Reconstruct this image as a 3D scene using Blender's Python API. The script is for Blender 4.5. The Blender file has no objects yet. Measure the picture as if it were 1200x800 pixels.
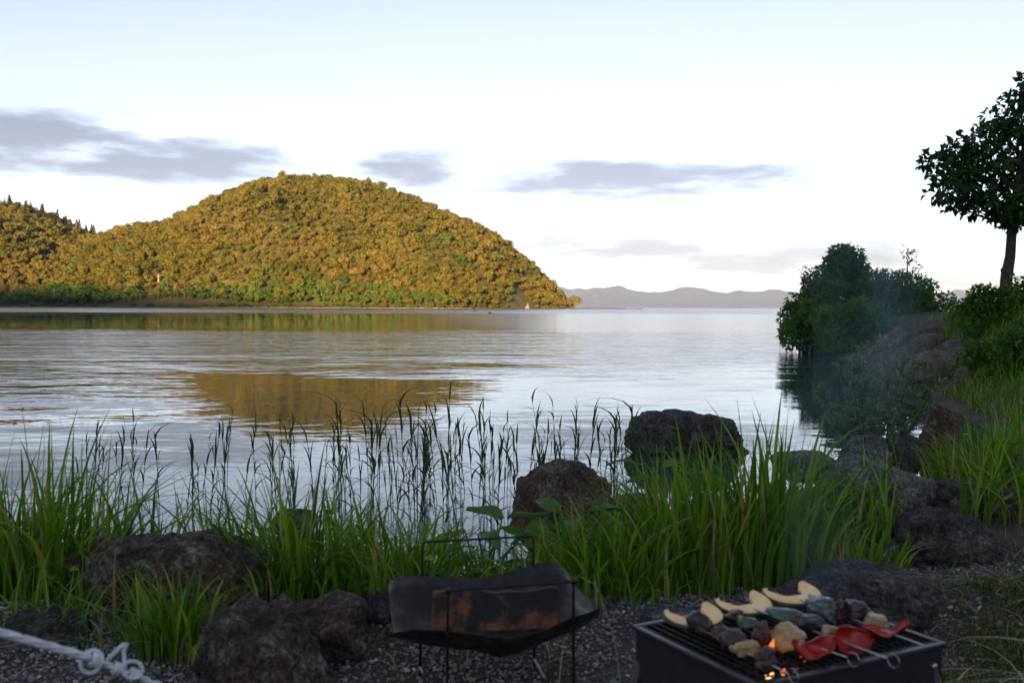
import bpy, bmesh, math, random
import numpy as np
from mathutils import Vector, Matrix, Euler, noise as mnoise

# ------------------------------------------------------------------ camera
SC = bpy.context.scene
COL = SC.collection
F = 1167.0                                   # focal length in photo pixels (35 mm on a 36 mm sensor)
CAM_H = 0.95
PITCH = math.atan(40.0 / F)
ROLL = math.radians(0.2)
CAM_M = Matrix.Rotation(math.radians(90) - PITCH, 3, 'X') @ Matrix.Rotation(ROLL, 3, 'Z')
CAM_P = Vector((0, 0, CAM_H))
WATER = -0.35
cam_d = bpy.data.cameras.new('camera')
cam_d.lens = 35.0; cam_d.sensor_width = 36.0
cam_d.clip_start = 0.05; cam_d.clip_end = 90000
cam_d.dof.use_dof = True; cam_d.dof.focus_distance = 9.0; cam_d.dof.aperture_fstop = 6.3
cam_o = bpy.data.objects.new('camera', cam_d); COL.objects.link(cam_o)
cam_o.matrix_world = Matrix.Translation(CAM_P) @ CAM_M.to_4x4()
SC.camera = cam_o

# ------------------------------------------------------------------ sun, sky, exposure
SUN_EL = math.radians(8.0)
LX, LY = 0.16, 0.987                         # horizontal direction in which the light travels
ln = math.hypot(LX, LY); LX /= ln; LY /= ln
EXPOSURE = 2.32
sun_d = bpy.data.lights.new('sun', 'SUN')
sun_d.energy = 3.6; sun_d.angle = math.radians(0.5); sun_d.color = (1.0, 0.64, 0.30)
sun_o = bpy.data.objects.new('sun', sun_d); COL.objects.link(sun_o)
light_dir = Vector((LX * math.cos(SUN_EL), LY * math.cos(SUN_EL), -math.sin(SUN_EL)))
sun_o.rotation_euler = light_dir.to_track_quat('-Z', 'Y').to_euler()
sun_o.location = (-30, -60, 40)

world = bpy.data.worlds.new('World'); SC.world = world; world.use_nodes = True
wn = world.node_tree.nodes; wl = world.node_tree.links; wn.clear()

def wmath(op, a, b=None, c=None, clamp=False):
    n = wn.new('ShaderNodeMath'); n.operation = op; n.use_clamp = clamp
    for i, v in enumerate((a, b, c)):
        if v is None: continue
        if isinstance(v, (int, float)): n.inputs[i].default_value = v
        else: wl.new(v, n.inputs[i])
    return n.outputs[0]

def build_world():
    out = wn.new('ShaderNodeOutputWorld'); bg = wn.new('ShaderNodeBackground')
    sky = wn.new('ShaderNodeTexSky'); sky.sky_type = 'NISHITA'; sky.sun_disc = False
    sky.sun_elevation = SUN_EL
    sky.sun_rotation = math.atan2(-LX, -LY)
    sky.altitude = 500; sky.air_density = 0.7; sky.dust_density = 0.3; sky.ozone_density = 1.0
    tc = wn.new('ShaderNodeTexCoord'); sep = wn.new('ShaderNodeSeparateXYZ')
    wl.new(tc.outputs['Generated'], sep.inputs[0])
    az = wmath('ARCTAN2', sep.outputs[0], sep.outputs[1])
    el = wmath('ARCSINE', sep.outputs[2])
    # streaky noise in azimuth / elevation
    cmb = wn.new('ShaderNodeCombineXYZ'); wl.new(az, cmb.inputs[0]); wl.new(wmath('MULTIPLY', el, 4.5), cmb.inputs[1])
    nz = wn.new('ShaderNodeTexNoise'); nz.inputs['Scale'].default_value = 9.0; nz.inputs['Detail'].default_value = 9
    nz.inputs['Roughness'].default_value = 0.62; wl.new(cmb.outputs[0], nz.inputs['Vector'])
    nz2 = wn.new('ShaderNodeTexNoise'); nz2.inputs['Scale'].default_value = 3.3; nz2.inputs['Detail'].default_value = 8
    nz2.inputs['Roughness'].default_value = 0.6; wl.new(cmb.outputs[0], nz2.inputs['Vector'])
    n1 = wmath('SUBTRACT', nz.outputs[0], 0.5)
    # cloud banks: (azimuth, elevation, half width, half height, weight)
    banks = [(-0.47, 0.148, 0.13, 0.033, 1.15), (-0.33, 0.134, 0.15, 0.024, 1.15), (-0.10, 0.136, 0.06, 0.024, 1.0),
             (0.11, 0.126, 0.17, 0.021, 1.15), (0.20, 0.131, 0.12, 0.012, 0.7), (0.24, 0.128, 0.10, 0.010, 0.6), (0.10, 0.058, 0.16, 0.015, 1.0),
             (0.24, 0.046, 0.20, 0.014, 0.95), (0.45, 0.095, 0.05, 0.006, 0.4), (0.47, 0.047, 0.09, 0.006, 0.5),
             (-0.85, 0.17, 0.22, 0.035, 0.9), (0.85, 0.14, 0.22, 0.022, 0.8)]
    tot = None
    for a0, e0, wa, we, wt in banks:
        qa = wmath('DIVIDE', wmath('SUBTRACT', az, a0), wa); qe = wmath('DIVIDE', wmath('SUBTRACT', el, e0), we)
        q = wmath('ADD', wmath('MULTIPLY', qa, qa), wmath('MULTIPLY', qe, qe))
        m = wmath('MULTIPLY', wmath('SUBTRACT', 1.0, wmath('MULTIPLY', q, 0.8)), wt)
        m = wmath('MAXIMUM', m, -0.6)
        tot = m if tot is None else wmath('MAXIMUM', tot, m)
    m = wmath('ADD', tot, wmath('MULTIPLY', n1, 3.4))
    mr = wn.new('ShaderNodeMapRange'); mr.interpolation_type = 'SMOOTHSTEP'
    mr.inputs[1].default_value = 0.0; mr.inputs[2].default_value = 1.1
    wl.new(m, mr.inputs[0]); mask = mr.outputs[0]
    # faint high veil, all round the sky
    mr2 = wn.new('ShaderNodeMapRange'); mr2.interpolation_type = 'SMOOTHSTEP'
    mr2.inputs[1].default_value = 0.36; mr2.inputs[2].default_value = 0.66
    wl.new(nz2.outputs[0], mr2.inputs[0])
    mrh = wn.new('ShaderNodeMapRange'); mrh.inputs[1].default_value = 0.125; mrh.inputs[2].default_value = 0.05
    wl.new(el, mrh.inputs[0])
    veil = wmath('MULTIPLY', wmath('MULTIPLY', mr2.outputs[0], mrh.outputs[0]), 0.92)
    mask = wmath('MAXIMUM', wmath('MULTIPLY', mask, 0.85), veil)
    grey = wn.new('ShaderNodeMix'); grey.data_type = 'RGBA'; grey.blend_type = 'MIX'
    hsv = wn.new('ShaderNodeHueSaturation'); hsv.inputs['Saturation'].default_value = 0.56; hsv.inputs['Value'].default_value = 1.0
    wb = wn.new('ShaderNodeMix'); wb.data_type = 'RGBA'; wb.blend_type = 'MULTIPLY'; wb.inputs[0].default_value = 1.0
    wb.inputs[7].default_value = (1.04, 0.93, 0.995, 1); wl.new(sky.outputs[0], wb.inputs[6])
    wl.new(wb.outputs[2], hsv.inputs['Color'])
    mul = wn.new('ShaderNodeMix'); mul.data_type = 'RGBA'; mul.blend_type = 'MULTIPLY'; mul.inputs[0].default_value = 1.0
    wl.new(hsv.outputs[0], mul.inputs[6]); 
    low = wn.new('ShaderNodeMapRange'); low.inputs[1].default_value = 0.04; low.inputs[2].default_value = 0.13; wl.new(el, low.inputs[0])
    ccol = wn.new('ShaderNodeMix'); ccol.data_type = 'RGBA'; wl.new(low.outputs[0], ccol.inputs[0])
    ccol.inputs[6].default_value = (0.42, 0.375, 0.385, 1); ccol.inputs[7].default_value = (0.33, 0.31, 0.325, 1)
    wl.new(ccol.outputs[2], mul.inputs[7])
    wl.new(mask, grey.inputs[0]); wl.new(hsv.outputs[0], grey.inputs[6]); wl.new(mul.outputs[2], grey.inputs[7])
    wl.new(grey.outputs[2], bg.inputs[0]); bg.inputs[1].default_value = 0.057
    wl.new(bg.outputs[0], out.inputs[0])
build_world()
vs = SC.view_settings
vs.view_transform = 'Standard'; vs.look = 'None'; vs.gamma = 1.0; vs.exposure = EXPOSURE; vs.use_curve_mapping = False
SC.render.engine = 'CYCLES'
cy = SC.cycles
cy.use_denoising = True
cy.max_bounces = 7; cy.diffuse_bounces = 3; cy.glossy_bounces = 3; cy.transmission_bounces = 4; cy.volume_bounces = 1
cy.transparent_max_bounces = 8; cy.caustics_reflective = False; cy.caustics_refractive = False
cy.volume_step_rate = 1.0; cy.volume_max_steps = 64

# ------------------------------------------------------------------ pixel -> world
def ray(u, v):
    return CAM_M @ Vector(((u - 600.0) / F, -(v - 400.0) / F, -1.0))
def P(u, v, y):
    d = ray(u, v); return CAM_P + d * (y / d.y)
def Pz(u, v, z):
    d = ray(u, v); return CAM_P + d * ((z - CAM_H) / d.z)

# ------------------------------------------------------------------ object helpers
def tag(o, label=None, cat=None, group=None, kind=None):
    if label: o['label'] = label
    if cat: o['category'] = cat
    if group: o['group'] = group
    if kind: o['kind'] = kind
    return o
def link(name, me, mat=None, parent=None, loc=None):
    o = bpy.data.objects.new(name, me); COL.objects.link(o)
    if mat is not None and me is not None and not me.materials: me.materials.append(mat)
    if parent is not None: o.parent = parent
    if loc is not None: o.location = loc
    return o
def empty(name, loc=(0, 0, 0), rz=0.0):
    o = bpy.data.objects.new(name, None); COL.objects.link(o); o.location = loc; o.rotation_euler = (0, 0, rz)
    o.empty_display_size = 0.1
    return o
def npmesh(name, verts, faces, rnd=None, smooth=True, extra=None):
    """verts (N,3); faces (M,k) or list of arrays of different k"""
    verts = np.asarray(verts, dtype=np.float32).reshape(-1, 3)
    if not isinstance(faces, (list, tuple)): faces = [faces]
    faces = [np.asarray(f, dtype=np.int32) for f in faces if len(f)]
    me = bpy.data.meshes.new(name)
    me.vertices.add(len(verts)); me.vertices.foreach_set('co', verts.ravel())
    loops = np.concatenate([f.ravel() for f in faces])
    sizes = np.concatenate([np.full(len(f), f.shape[1], dtype=np.int32) for f in faces])
    starts = np.concatenate([[0], np.cumsum(sizes)[:-1]]).astype(np.int32)
    me.loops.add(len(loops)); me.loops.foreach_set('vertex_index', loops)
    me.polygons.add(len(sizes)); me.polygons.foreach_set('loop_start', starts)
    me.polygons.foreach_set('use_smooth', np.full(len(sizes), smooth, dtype=bool))
    for nm, arr in (('rnd', rnd),) + tuple((extra or {}).items()):
        if arr is not None:
            a = me.attributes.new(nm, 'FLOAT', 'POINT'); a.data.foreach_set('value', np.asarray(arr, dtype=np.float32))
    me.update(calc_edges=True); me.validate()
    return me
def copy_tree(o, parent=None):
    c = o.copy(); COL.objects.link(c)
    if parent is not None: c.parent = parent
    for ch in list(o.children): copy_tree(ch, c)
    return c
class MB:
    """collects boxes / tubes / lathes as one mesh"""
    def __init__(s): s.v = []; s.f = []
    def add(s, verts, faces):
        b = len(s.v); s.v += [tuple(p) for p in verts]; s.f += [tuple(i + b for i in f) for f in faces]; return s
    def box(s, c, size, mat=None):
        hx, hy, hz = (q / 2 for q in size)
        pts = [Vector((x, y, z)) for x in (-hx, hx) for y in (-hy, hy) for z in (-hz, hz)]
        if mat is not None: pts = [mat @ p for p in pts]
        pts = [p + Vector(c) for p in pts]
        return s.add(pts, [(0, 1, 3, 2), (4, 6, 7, 5), (0, 4, 5, 1), (2, 3, 7, 6), (0, 2, 6, 4), (1, 5, 7, 3)])
    def tube(s, pts, r, n=8, caps=True):
        pts = [Vector(p) for p in pts]
        rs = r if isinstance(r, (list, tuple)) else [r] * len(pts)
        t0 = (pts[1] - pts[0]).normalized()
        up = Vector((0, 0, 1)) if abs(t0.z) < 0.9 else Vector((1, 0, 0))
        nrm = t0.cross(up).normalized(); V = []
        for i, p in enumerate(pts):
            t = (pts[min(i + 1, len(pts) - 1)] - pts[max(i - 1, 0)])
            t = t.normalized() if t.length > 1e-9 else t0
            nrm = (nrm - t * nrm.dot(t))
            nrm = nrm.normalized() if nrm.length > 1e-6 else t.orthogonal().normalized()
            bn = t.cross(nrm)
            for k in range(n):
                a = 2 * math.pi * k / n
                V.append(p + (nrm * math.cos(a) + bn * math.sin(a)) * rs[i])
        Fc = []
        for i in range(len(pts) - 1):
            for k in range(n):
                Fc.append((i * n + k, i * n + (k + 1) % n, (i + 1) * n + (k + 1) % n, (i + 1) * n + k))
        if caps:
            Fc.append(tuple(range(n - 1, -1, -1))); Fc.append(tuple((len(pts) - 1) * n + k for k in range(n)))
        return s.add(V, Fc)
    def mesh(s, name, smooth=True):
        me = bpy.data.meshes.new(name); me.from_pydata(s.v, [], s.f)
        me.polygons.foreach_set('use_smooth', [smooth] * len(me.polygons)); me.update(); return me
    def build(s, name, mat, parent=None, smooth=True, bevel=0.0):
        me = s.mesh(name, smooth); o = link(name, me, mat, parent)
        if bevel:
            b = o.modifiers.new('bevel', 'BEVEL'); b.width = bevel; b.segments = 2; b.limit_method = 'ANGLE'
        return o

# ------------------------------------------------------------------ materials
def newmat(name):
    m = bpy.data.materials.new(name); m.use_nodes = True
    nt = m.node_tree; nt.nodes.clear()
    return m, nt.nodes, nt.links
def N(ns, t, **kw):
    n = ns.new(t)
    for k, v in kw.items():
        if k.startswith('i_'): n.inputs[k[2:].replace('_', ' ')].default_value = v
        else: setattr(n, k, v)
    return n
def ramp(ns, stops, interp='LINEAR'):
    r = ns.new('ShaderNodeValToRGB'); r.color_ramp.interpolation = interp
    el = r.color_ramp.elements
    while len(el) < len(stops): el.new(0.5)
    for e, (p, c) in zip(el, stops):
        e.position = p; e.color = (c[0], c[1], c[2], 1)
    return r
def coord(ns, ls, scale=(1, 1, 1), kind='Object', world=False):
    mp = ns.new('ShaderNodeMapping'); mp.inputs['Scale'].default_value = scale
    if world:
        g = ns.new('ShaderNodeNewGeometry'); ls.new(g.outputs['Position'], mp.inputs[0])
    else:
        t = ns.new('ShaderNodeTexCoord'); ls.new(t.outputs[kind], mp.inputs[0])
    return mp.outputs[0]
def simple(name, color, rough=0.6, metal=0.0, nscale=30, var=0.25, bump=0.0, spec=0.5, world=False):
    m, ns, ls = newmat(name)
    o = ns.new('ShaderNodeOutputMaterial'); b = ns.new('ShaderNodeBsdfPrincipled')
    nz = N(ns, 'ShaderNodeTexNoise'); nz.inputs['Scale'].default_value = nscale; nz.inputs['Detail'].default_value = 6
    ls.new(coord(ns, ls, world=world), nz.inputs['Vector'])
    c0 = [c * (1 - var) for c in color]; c1 = [min(1, c * (1 + var)) for c in color]
    r = ramp(ns, [(0.3, c0), (0.7, c1)]); ls.new(nz.outputs[0], r.inputs[0]); ls.new(r.outputs[0], b.inputs['Base Color'])
    b.inputs['Roughness'].default_value = rough; b.inputs['Metallic'].default_value = metal
    b.inputs['Specular IOR Level'].default_value = spec
    if bump:
        bp = ns.new('ShaderNodeBump'); bp.inputs['Strength'].default_value = bump; bp.inputs['Distance'].default_value = 0.01
        ls.new(nz.outputs[0], bp.inputs['Height']); ls.new(bp.outputs[0], b.inputs['Normal'])
    ls.new(b.outputs[0], o.inputs[0]); return m
def leafmat(name, stops, trans=0.35, rough=0.5, attr='rnd', objrand=0.0, gloss=0.25, patch=0.0):
    """foliage: diffuse + translucent + weak gloss; colour from a per-leaf value (and per-object value)"""
    m, ns, ls = newmat(name)
    o = ns.new('ShaderNodeOutputMaterial')
    a = N(ns, 'ShaderNodeAttribute', attribute_name=attr)
    fac = a.outputs['Fac']
    if objrand > 0:
        oi = ns.new('ShaderNodeObjectInfo')
        mx = N(ns, 'ShaderNodeMix'); mx.data_type = 'FLOAT'; mx.inputs[0].default_value = objrand
        ls.new(fac, mx.inputs[2]); ls.new(oi.outputs['Random'], mx.inputs[3]); fac = mx.outputs[0]
    if patch:
        nz = N(ns, 'ShaderNodeTexNoise'); nz.inputs['Scale'].default_value = .022; nz.inputs['Detail'].default_value = 4; ls.new(coord(ns, ls, world=True), nz.inputs['Vector'])
        pm = N(ns, 'ShaderNodeMath', operation='MULTIPLY_ADD'); ls.new(nz.outputs[0], pm.inputs[0]); pm.inputs[1].default_value = patch; pm.inputs[2].default_value = -patch * .5
        pa = N(ns, 'ShaderNodeMath', operation='ADD', use_clamp=True); ls.new(fac, pa.inputs[0]); ls.new(pm.outputs[0], pa.inputs[1]); fac = pa.outputs[0]
    r = ramp(ns, stops); ls.new(fac, r.inputs[0])
    b = ns.new('ShaderNodeBsdfPrincipled'); b.inputs['Roughness'].default_value = rough
    b.inputs['Specular IOR Level'].default_value = gloss
    ls.new(r.outputs[0], b.inputs['Base Color'])
    t = ns.new('ShaderNodeBsdfTranslucent')
    hs = N(ns, 'ShaderNodeHueSaturation'); hs.inputs['Saturation'].default_value = 1.15; hs.inputs['Value'].default_value = 1.25
    ls.new(r.outputs[0], hs.inputs['Color']); ls.new(hs.outputs[0], t.inputs[0])
    mix = ns.new('ShaderNodeMixShader'); mix.inputs[0].default_value = trans
    ls.new(b.outputs[0], mix.inputs[1]); ls.new(t.outputs[0], mix.inputs[2]); ls.new(mix.outputs[0], o.inputs[0])
    return m

def rockmat(name, dark, light, lichen=(0.35, 0.34, 0.31), lichen_amt=0.5, scale=1.0, rust=None, speck=1.0):
    m, ns, ls = newmat(name)
    o = ns.new('ShaderNodeOutputMaterial'); b = ns.new('ShaderNodeBsdfPrincipled')
    co = coord(ns, ls, (scale,) * 3)
    n1 = N(ns, 'ShaderNodeTexNoise'); n1.inputs['Scale'].default_value = 5; n1.inputs['Detail'].default_value = 12; n1.inputs['Roughness'].default_value = 0.68
    n2 = N(ns, 'ShaderNodeTexNoise'); n2.inputs['Scale'].default_value = 62; n2.inputs['Detail'].default_value = 6; n2.inputs['Roughness'].default_value = 0.7
    n3 = N(ns, 'ShaderNodeTexNoise'); n3.inputs['Scale'].default_value = 11; n3.inputs['Detail'].default_value = 10; n3.inputs['Roughness'].default_value = 0.75
    n4 = N(ns, 'ShaderNodeTexNoise'); n4.inputs['Scale'].default_value = 2.6; n4.inputs['Detail'].default_value = 5
    for n in (n1, n2, n3, n4): ls.new(co, n.inputs['Vector'])
    r1 = ramp(ns, [(0.34, dark), (0.66, light)]); ls.new(n1.outputs[0], r1.inputs[0])
    cur = r1.outputs[0]
    if rust:
        rr = ramp(ns, [(0.5, (0, 0, 0)), (0.62, (0.8, 0.8, 0.8))]); ls.new(n4.outputs[0], rr.inputs[0])
        mr = N(ns, 'ShaderNodeMix', data_type='RGBA'); ls.new(rr.outputs[0], mr.inputs[0]); ls.new(cur, mr.inputs[6]); mr.inputs[7].default_value = (*rust, 1)
        cur = mr.outputs[2]
    rl = ramp(ns, [(0.50, (0, 0, 0)), (0.62, (1, 1, 1))]); ls.new(n3.outputs[0], rl.inputs[0])
    ml = N(ns, 'ShaderNodeMath', operation='MULTIPLY'); ls.new(rl.outputs[0], ml.inputs[0]); ml.inputs[1].default_value = lichen_amt
    m1 = N(ns, 'ShaderNodeMix', data_type='RGBA'); ls.new(ml.outputs[0], m1.inputs[0]); ls.new(cur, m1.inputs[6]); m1.inputs[7].default_value = (*lichen, 1)
    # fine mineral speckle
    rs = ramp(ns, [(0.36, (0.28, 0.28, 0.28)), (0.5, (1, 1, 1)), (0.66, (2.6, 2.6, 2.5))]); ls.new(n2.outputs[0], rs.inputs[0])
    m2 = N(ns, 'ShaderNodeMix', data_type='RGBA', blend_type='MULTIPLY'); m2.inputs[0].default_value = speck
    ls.new(m1.outputs[2], m2.inputs[6]); ls.new(rs.outputs[0], m2.inputs[7])
    ls.new(m2.outputs[2], b.inputs['Base Color']); b.inputs['Roughness'].default_value = 0.85; b.inputs['Specular IOR Level'].default_value = 0.3
    add = N(ns, 'ShaderNodeMath', operation='MULTIPLY_ADD'); ls.new(n2.outputs[0], add.inputs[0]); add.inputs[1].default_value = 0.25; ls.new(n3.outputs[0], add.inputs[2])
    bp = N(ns, 'ShaderNodeBump'); bp.inputs['Strength'].default_value = 1.0; bp.inputs['Distance'].default_value = 0.05
    ls.new(add.outputs[0], bp.inputs['Height']); ls.new(bp.outputs[0], b.inputs['Normal'])
    ls.new(b.outputs[0], o.inputs[0]); return m

M = {}
M['rock_brown'] = rockmat('rock_brown', (0.028, 0.021, 0.018), (0.128, 0.096, 0.080), lichen_amt=0.45, rust=(0.104, 0.060, 0.040))
M['rock_red'] = rockmat('rock_red', (0.036, 0.021, 0.018), (0.144, 0.088, 0.072), lichen_amt=0.25, rust=(0.128, 0.064, 0.044))
M['rock_grey'] = rockmat('rock_grey', (0.040, 0.040, 0.044), (0.152, 0.148, 0.152), lichen=(0.256, 0.256, 0.256), lichen_amt=0.5)
M['rock_dark'] = rockmat('rock_dark', (0.018, 0.017, 0.017), (0.080, 0.076, 0.072), lichen=(0.200, 0.208, 0.200), lichen_amt=0.4)
M['rock_far'] = rockmat('rock_far', (0.05, 0.043, 0.036), (0.15, 0.13, 0.11), lichen=(.2, .19, .17), lichen_amt=0.4, scale=0.6, rust=(0.10, 0.07, 0.055), speck=.6)
M['grass'] = leafmat('grass_blade', [(0.0, (0.045, 0.105, 0.011)), (0.45, (0.095, 0.205, 0.020)), (0.75, (0.17, 0.295, 0.032)), (0.91, (0.26, 0.35, 0.055)), (0.94, (0.30, 0.23, 0.10)), (1.0, (0.40, 0.32, 0.17))], trans=0.38)
M['grass_short'] = leafmat('grass_short', [(0.0, (0.03, 0.06, 0.01)), (0.6, (0.07, 0.12, 0.02)), (0.85, (0.12, 0.14, 0.04)), (1.0, (0.34, 0.27, 0.15))], trans=0.3)
M['straw'] = leafmat('straw', [(0.0, (0.20, 0.14, 0.08)), (1.0, (0.50, 0.40, 0.26))], trans=0.15)
M['reed'] = leafmat('reed', [(0.0, (0.018, 0.035, 0.010)), (0.6, (0.04, 0.085, 0.016)), (1.0, (0.09, 0.15, 0.03))], trans=0.3, objrand=0.4)
M['leaf_broad'] = leafmat('leaf_broad', [(0.0, (0.05, 0.12, 0.03)), (1.0, (0.11, 0.23, 0.06))], trans=0.4, objrand=0.6)
M['leaf_tree'] = leafmat('leaf_tree', [(0.0, (0.012, 0.032, 0.008)), (0.7, (0.035, 0.085, 0.014)), (1.0, (0.07, 0.13, 0.025))], trans=0.22)
M['leaf_shrub'] = leafmat('leaf_shrub', [(0.0, (0.06, 0.12, 0.04)), (0.6, (0.10, 0.20, 0.055)), (1.0, (0.18, 0.29, 0.08))], trans=0.42)
M['leaf_hedge'] = leafmat('leaf_hedge', [(0.0, (0.03, 0.075, 0.012)), (0.6, (0.075, 0.165, 0.022)), (1.0, (0.17, 0.27, 0.04))], trans=0.3)
M['leaf_willow'] = leafmat('leaf_willow', [(0.0, (0.09, 0.14, 0.07)), (0.6, (0.16, 0.23, 0.11)), (1.0, (0.27, 0.33, 0.14))], trans=0.3)
M['leaf_red'] = leafmat('leaf_red', [(0.0, (0.07, 0.05, 0.025)), (0.5, (0.12, 0.07, 0.04)), (1.0, (0.16, 0.12, 0.05))], trans=0.3)
M['crown_warm'] = leafmat('crown_warm', [(0.0, (0.065, 0.075, 0.012)), (0.35, (0.115, 0.112, 0.016)), (0.6, (0.155, 0.135, 0.022)), (0.85, (0.20, 0.155, 0.036)), (1.0, (0.16, 0.09, 0.034))], trans=0.2, objrand=0.5, gloss=0.1, patch=1.3)
M['crown_green'] = leafmat('crown_green', [(0.0, (0.04, 0.08, 0.016)), (0.5, (0.085, 0.14, 0.024)), (1.0, (0.15, 0.19, 0.035))], trans=0.2, objrand=0.6, gloss=0.1)
M['crown_conifer'] = leafmat('crown_conifer', [(0.0, (0.035, 0.04, 0.010)), (1.0, (0.12, 0.09, 0.02))], trans=0.1, objrand=0.5, gloss=0.1)
M['bark'] = simple('bark', (0.055, 0.042, 0.034), 0.9, nscale=14, var=0.5, bump=0.8)
M['bark_far'] = simple('bark_far', (0.17, 0.13, 0.10), 0.9, nscale=1.5, var=0.3)

# ------------------------------------------------------------------ terrain
SHORE = np.array([(-400, 5.2), (-60, 4.6), (-8, 4.15), (-3, 4.0), (-1.2, 4.15), (0.0, 4.3), (0.9, 4.8), (1.7, 5.3), (2.4, 6.0), (3.1, 7.1),
                  (4.3, 8.6), (5.1, 10.6), (5.7, 13.0), (6.1, 15.0), (7.0, 18.5), (8.3, 23.5), (8.9, 28.0), (8.9, 31.0), (9.7, 33.5), (13, 36.5), (40, 40), (400, 60)], dtype=float)
def shore_dist(x, y):
    """signed distance to the waterline, positive on land (numpy)"""
    x = np.asarray(x, float); y = np.asarray(y, float)
    best = np.full(x.shape, 1e9); sgn = np.ones(x.shape)
    for i in range(len(SHORE) - 1):
        a, b = SHORE[i], SHORE[i + 1]; ab = b - a
        t = np.clip(((x - a[0]) * ab[0] + (y - a[1]) * ab[1]) / (ab @ ab), 0, 1)
        dx = x - (a[0] + t * ab[0]); dy = y - (a[1] + t * ab[1]); d = np.hypot(dx, dy)
        s = np.where(ab[0] * (y - a[1]) - ab[1] * (x - a[0]) < 0, 1.0, -1.0)
        m = d < best - 1e-9; best = np.where(m, d, best); sgn = np.where(m, s, sgn)
    return best * sgn
def sstep(x, a, b):
    t = np.clip((np.asarray(x, float) - a) / (b - a), 0, 1); return t * t * (3 - 2 * t)
def ground_z(x, y):
    x = np.asarray(x, float); y = np.asarray(y, float)
    d = shore_dist(x, y)
    z = WATER + np.where(d > 0, 0.35 * sstep(d, -0.35, 1.15) - 0.35 * sstep(0, -0.35, 1.15), np.clip(d, -6, 0) * 0.28)
    z = z + (0.35 * sstep(0, -0.35, 1.15)) * sstep(d, 0, 1.15)
    z = z + 0.75 * sstep(y, 9, 19) * sstep(d, 0.3, 3.0)
    z = z + 0.10 * sstep(x, 1.3, 3.0) * sstep(d, 0.4, 2.5)
    n = 0.018 * (np.sin(x * 3.1 + 1.3 * np.sin(y * 2.3)) + np.sin(y * 4.7 + 1.1 * np.sin(x * 2.9 + 1)))
    return z + n * sstep(d, 0, 0.6) * np.where(y > 0, 1, 0.3)
def gz(x, y): return float(ground_z(np.array([x]), np.array([y]))[0])

def grid_mesh(name, xs, ys, zf, **kw):
    X, Y = np.meshgrid(xs, ys); Z = zf(X, Y)
    nx, ny = len(xs), len(ys)
    idx = np.arange(nx * ny).reshape(ny, nx)
    q = np.stack([idx[:-1, :-1], idx[:-1, 1:], idx[1:, 1:], idx[1:, :-1]], -1).reshape(-1, 4)
    return npmesh(name, np.stack([X, Y, Z], -1).reshape(-1, 3), q, **kw)

def soilmat():
    m, ns, ls = newmat('soil')
    o = ns.new('ShaderNodeOutputMaterial'); b = ns.new('ShaderNodeBsdfPrincipled')
    co = coord(ns, ls, world=True)
    n1 = N(ns, 'ShaderNodeTexNoise'); n1.inputs['Scale'].default_value = 2.2; n1.inputs['Detail'].default_value = 8
    n2 = N(ns, 'ShaderNodeTexNoise'); n2.inputs['Scale'].default_value = 140; n2.inputs['Detail'].default_value = 4
    v = N(ns, 'ShaderNodeTexVoronoi'); v.inputs['Scale'].default_value = 95
    for n in (n1, n2, v): ls.new(co, n.inputs['Vector'])
    r1 = ramp(ns, [(0.35, (0.030, 0.024, 0.018)), (0.6, (0.075, 0.065, 0.052)), (0.75, (0.06, 0.06, 0.03))]); ls.new(n1.outputs[0], r1.inputs[0])
    r2 = ramp(ns, [(0.3, (0.5, 0.5, 0.5)), (0.7, (1.6, 1.6, 1.6))]); ls.new(n2.outputs[0], r2.inputs[0])
    mx = N(ns, 'ShaderNodeMix', data_type='RGBA', blend_type='MULTIPLY'); mx.inputs[0].default_value = 1
    ls.new(r1.outputs[0], mx.inputs[6]); ls.new(r2.outputs[0], mx.inputs[7]); ls.new(mx.outputs[2], b.inputs['Base Color'])
    b.inputs['Roughness'].default_value = 0.95
    bp = N(ns, 'ShaderNodeBump'); bp.inputs['Strength'].default_value = 0.8; bp.inputs['Distance'].default_value = 0.01
    ls.new(v.outputs['Distance'], bp.inputs['Height']); ls.new(bp.outputs[0], b.inputs['Normal'])
    ls.new(b.outputs[0], o.inputs[0]); return m
M['soil'] = soilmat()
def spaced(lo, hi, fine_lo, fine_hi, step, n):
    a = fine_lo - np.geomspace(step, fine_lo - lo, n)[::-1]
    b = fine_hi + np.geomspace(step, hi - fine_hi, n)
    return np.concatenate([a, np.arange(fine_lo, fine_hi + step / 2, step), b])
g = link('ground', grid_mesh('ground', spaced(-3000, 3000, -4, 12, 0.08, 26), spaced(-1400, 80, 1.0, 10, 0.08, 40), ground_z), M['soil'])
tag(g, kind='structure')

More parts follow.
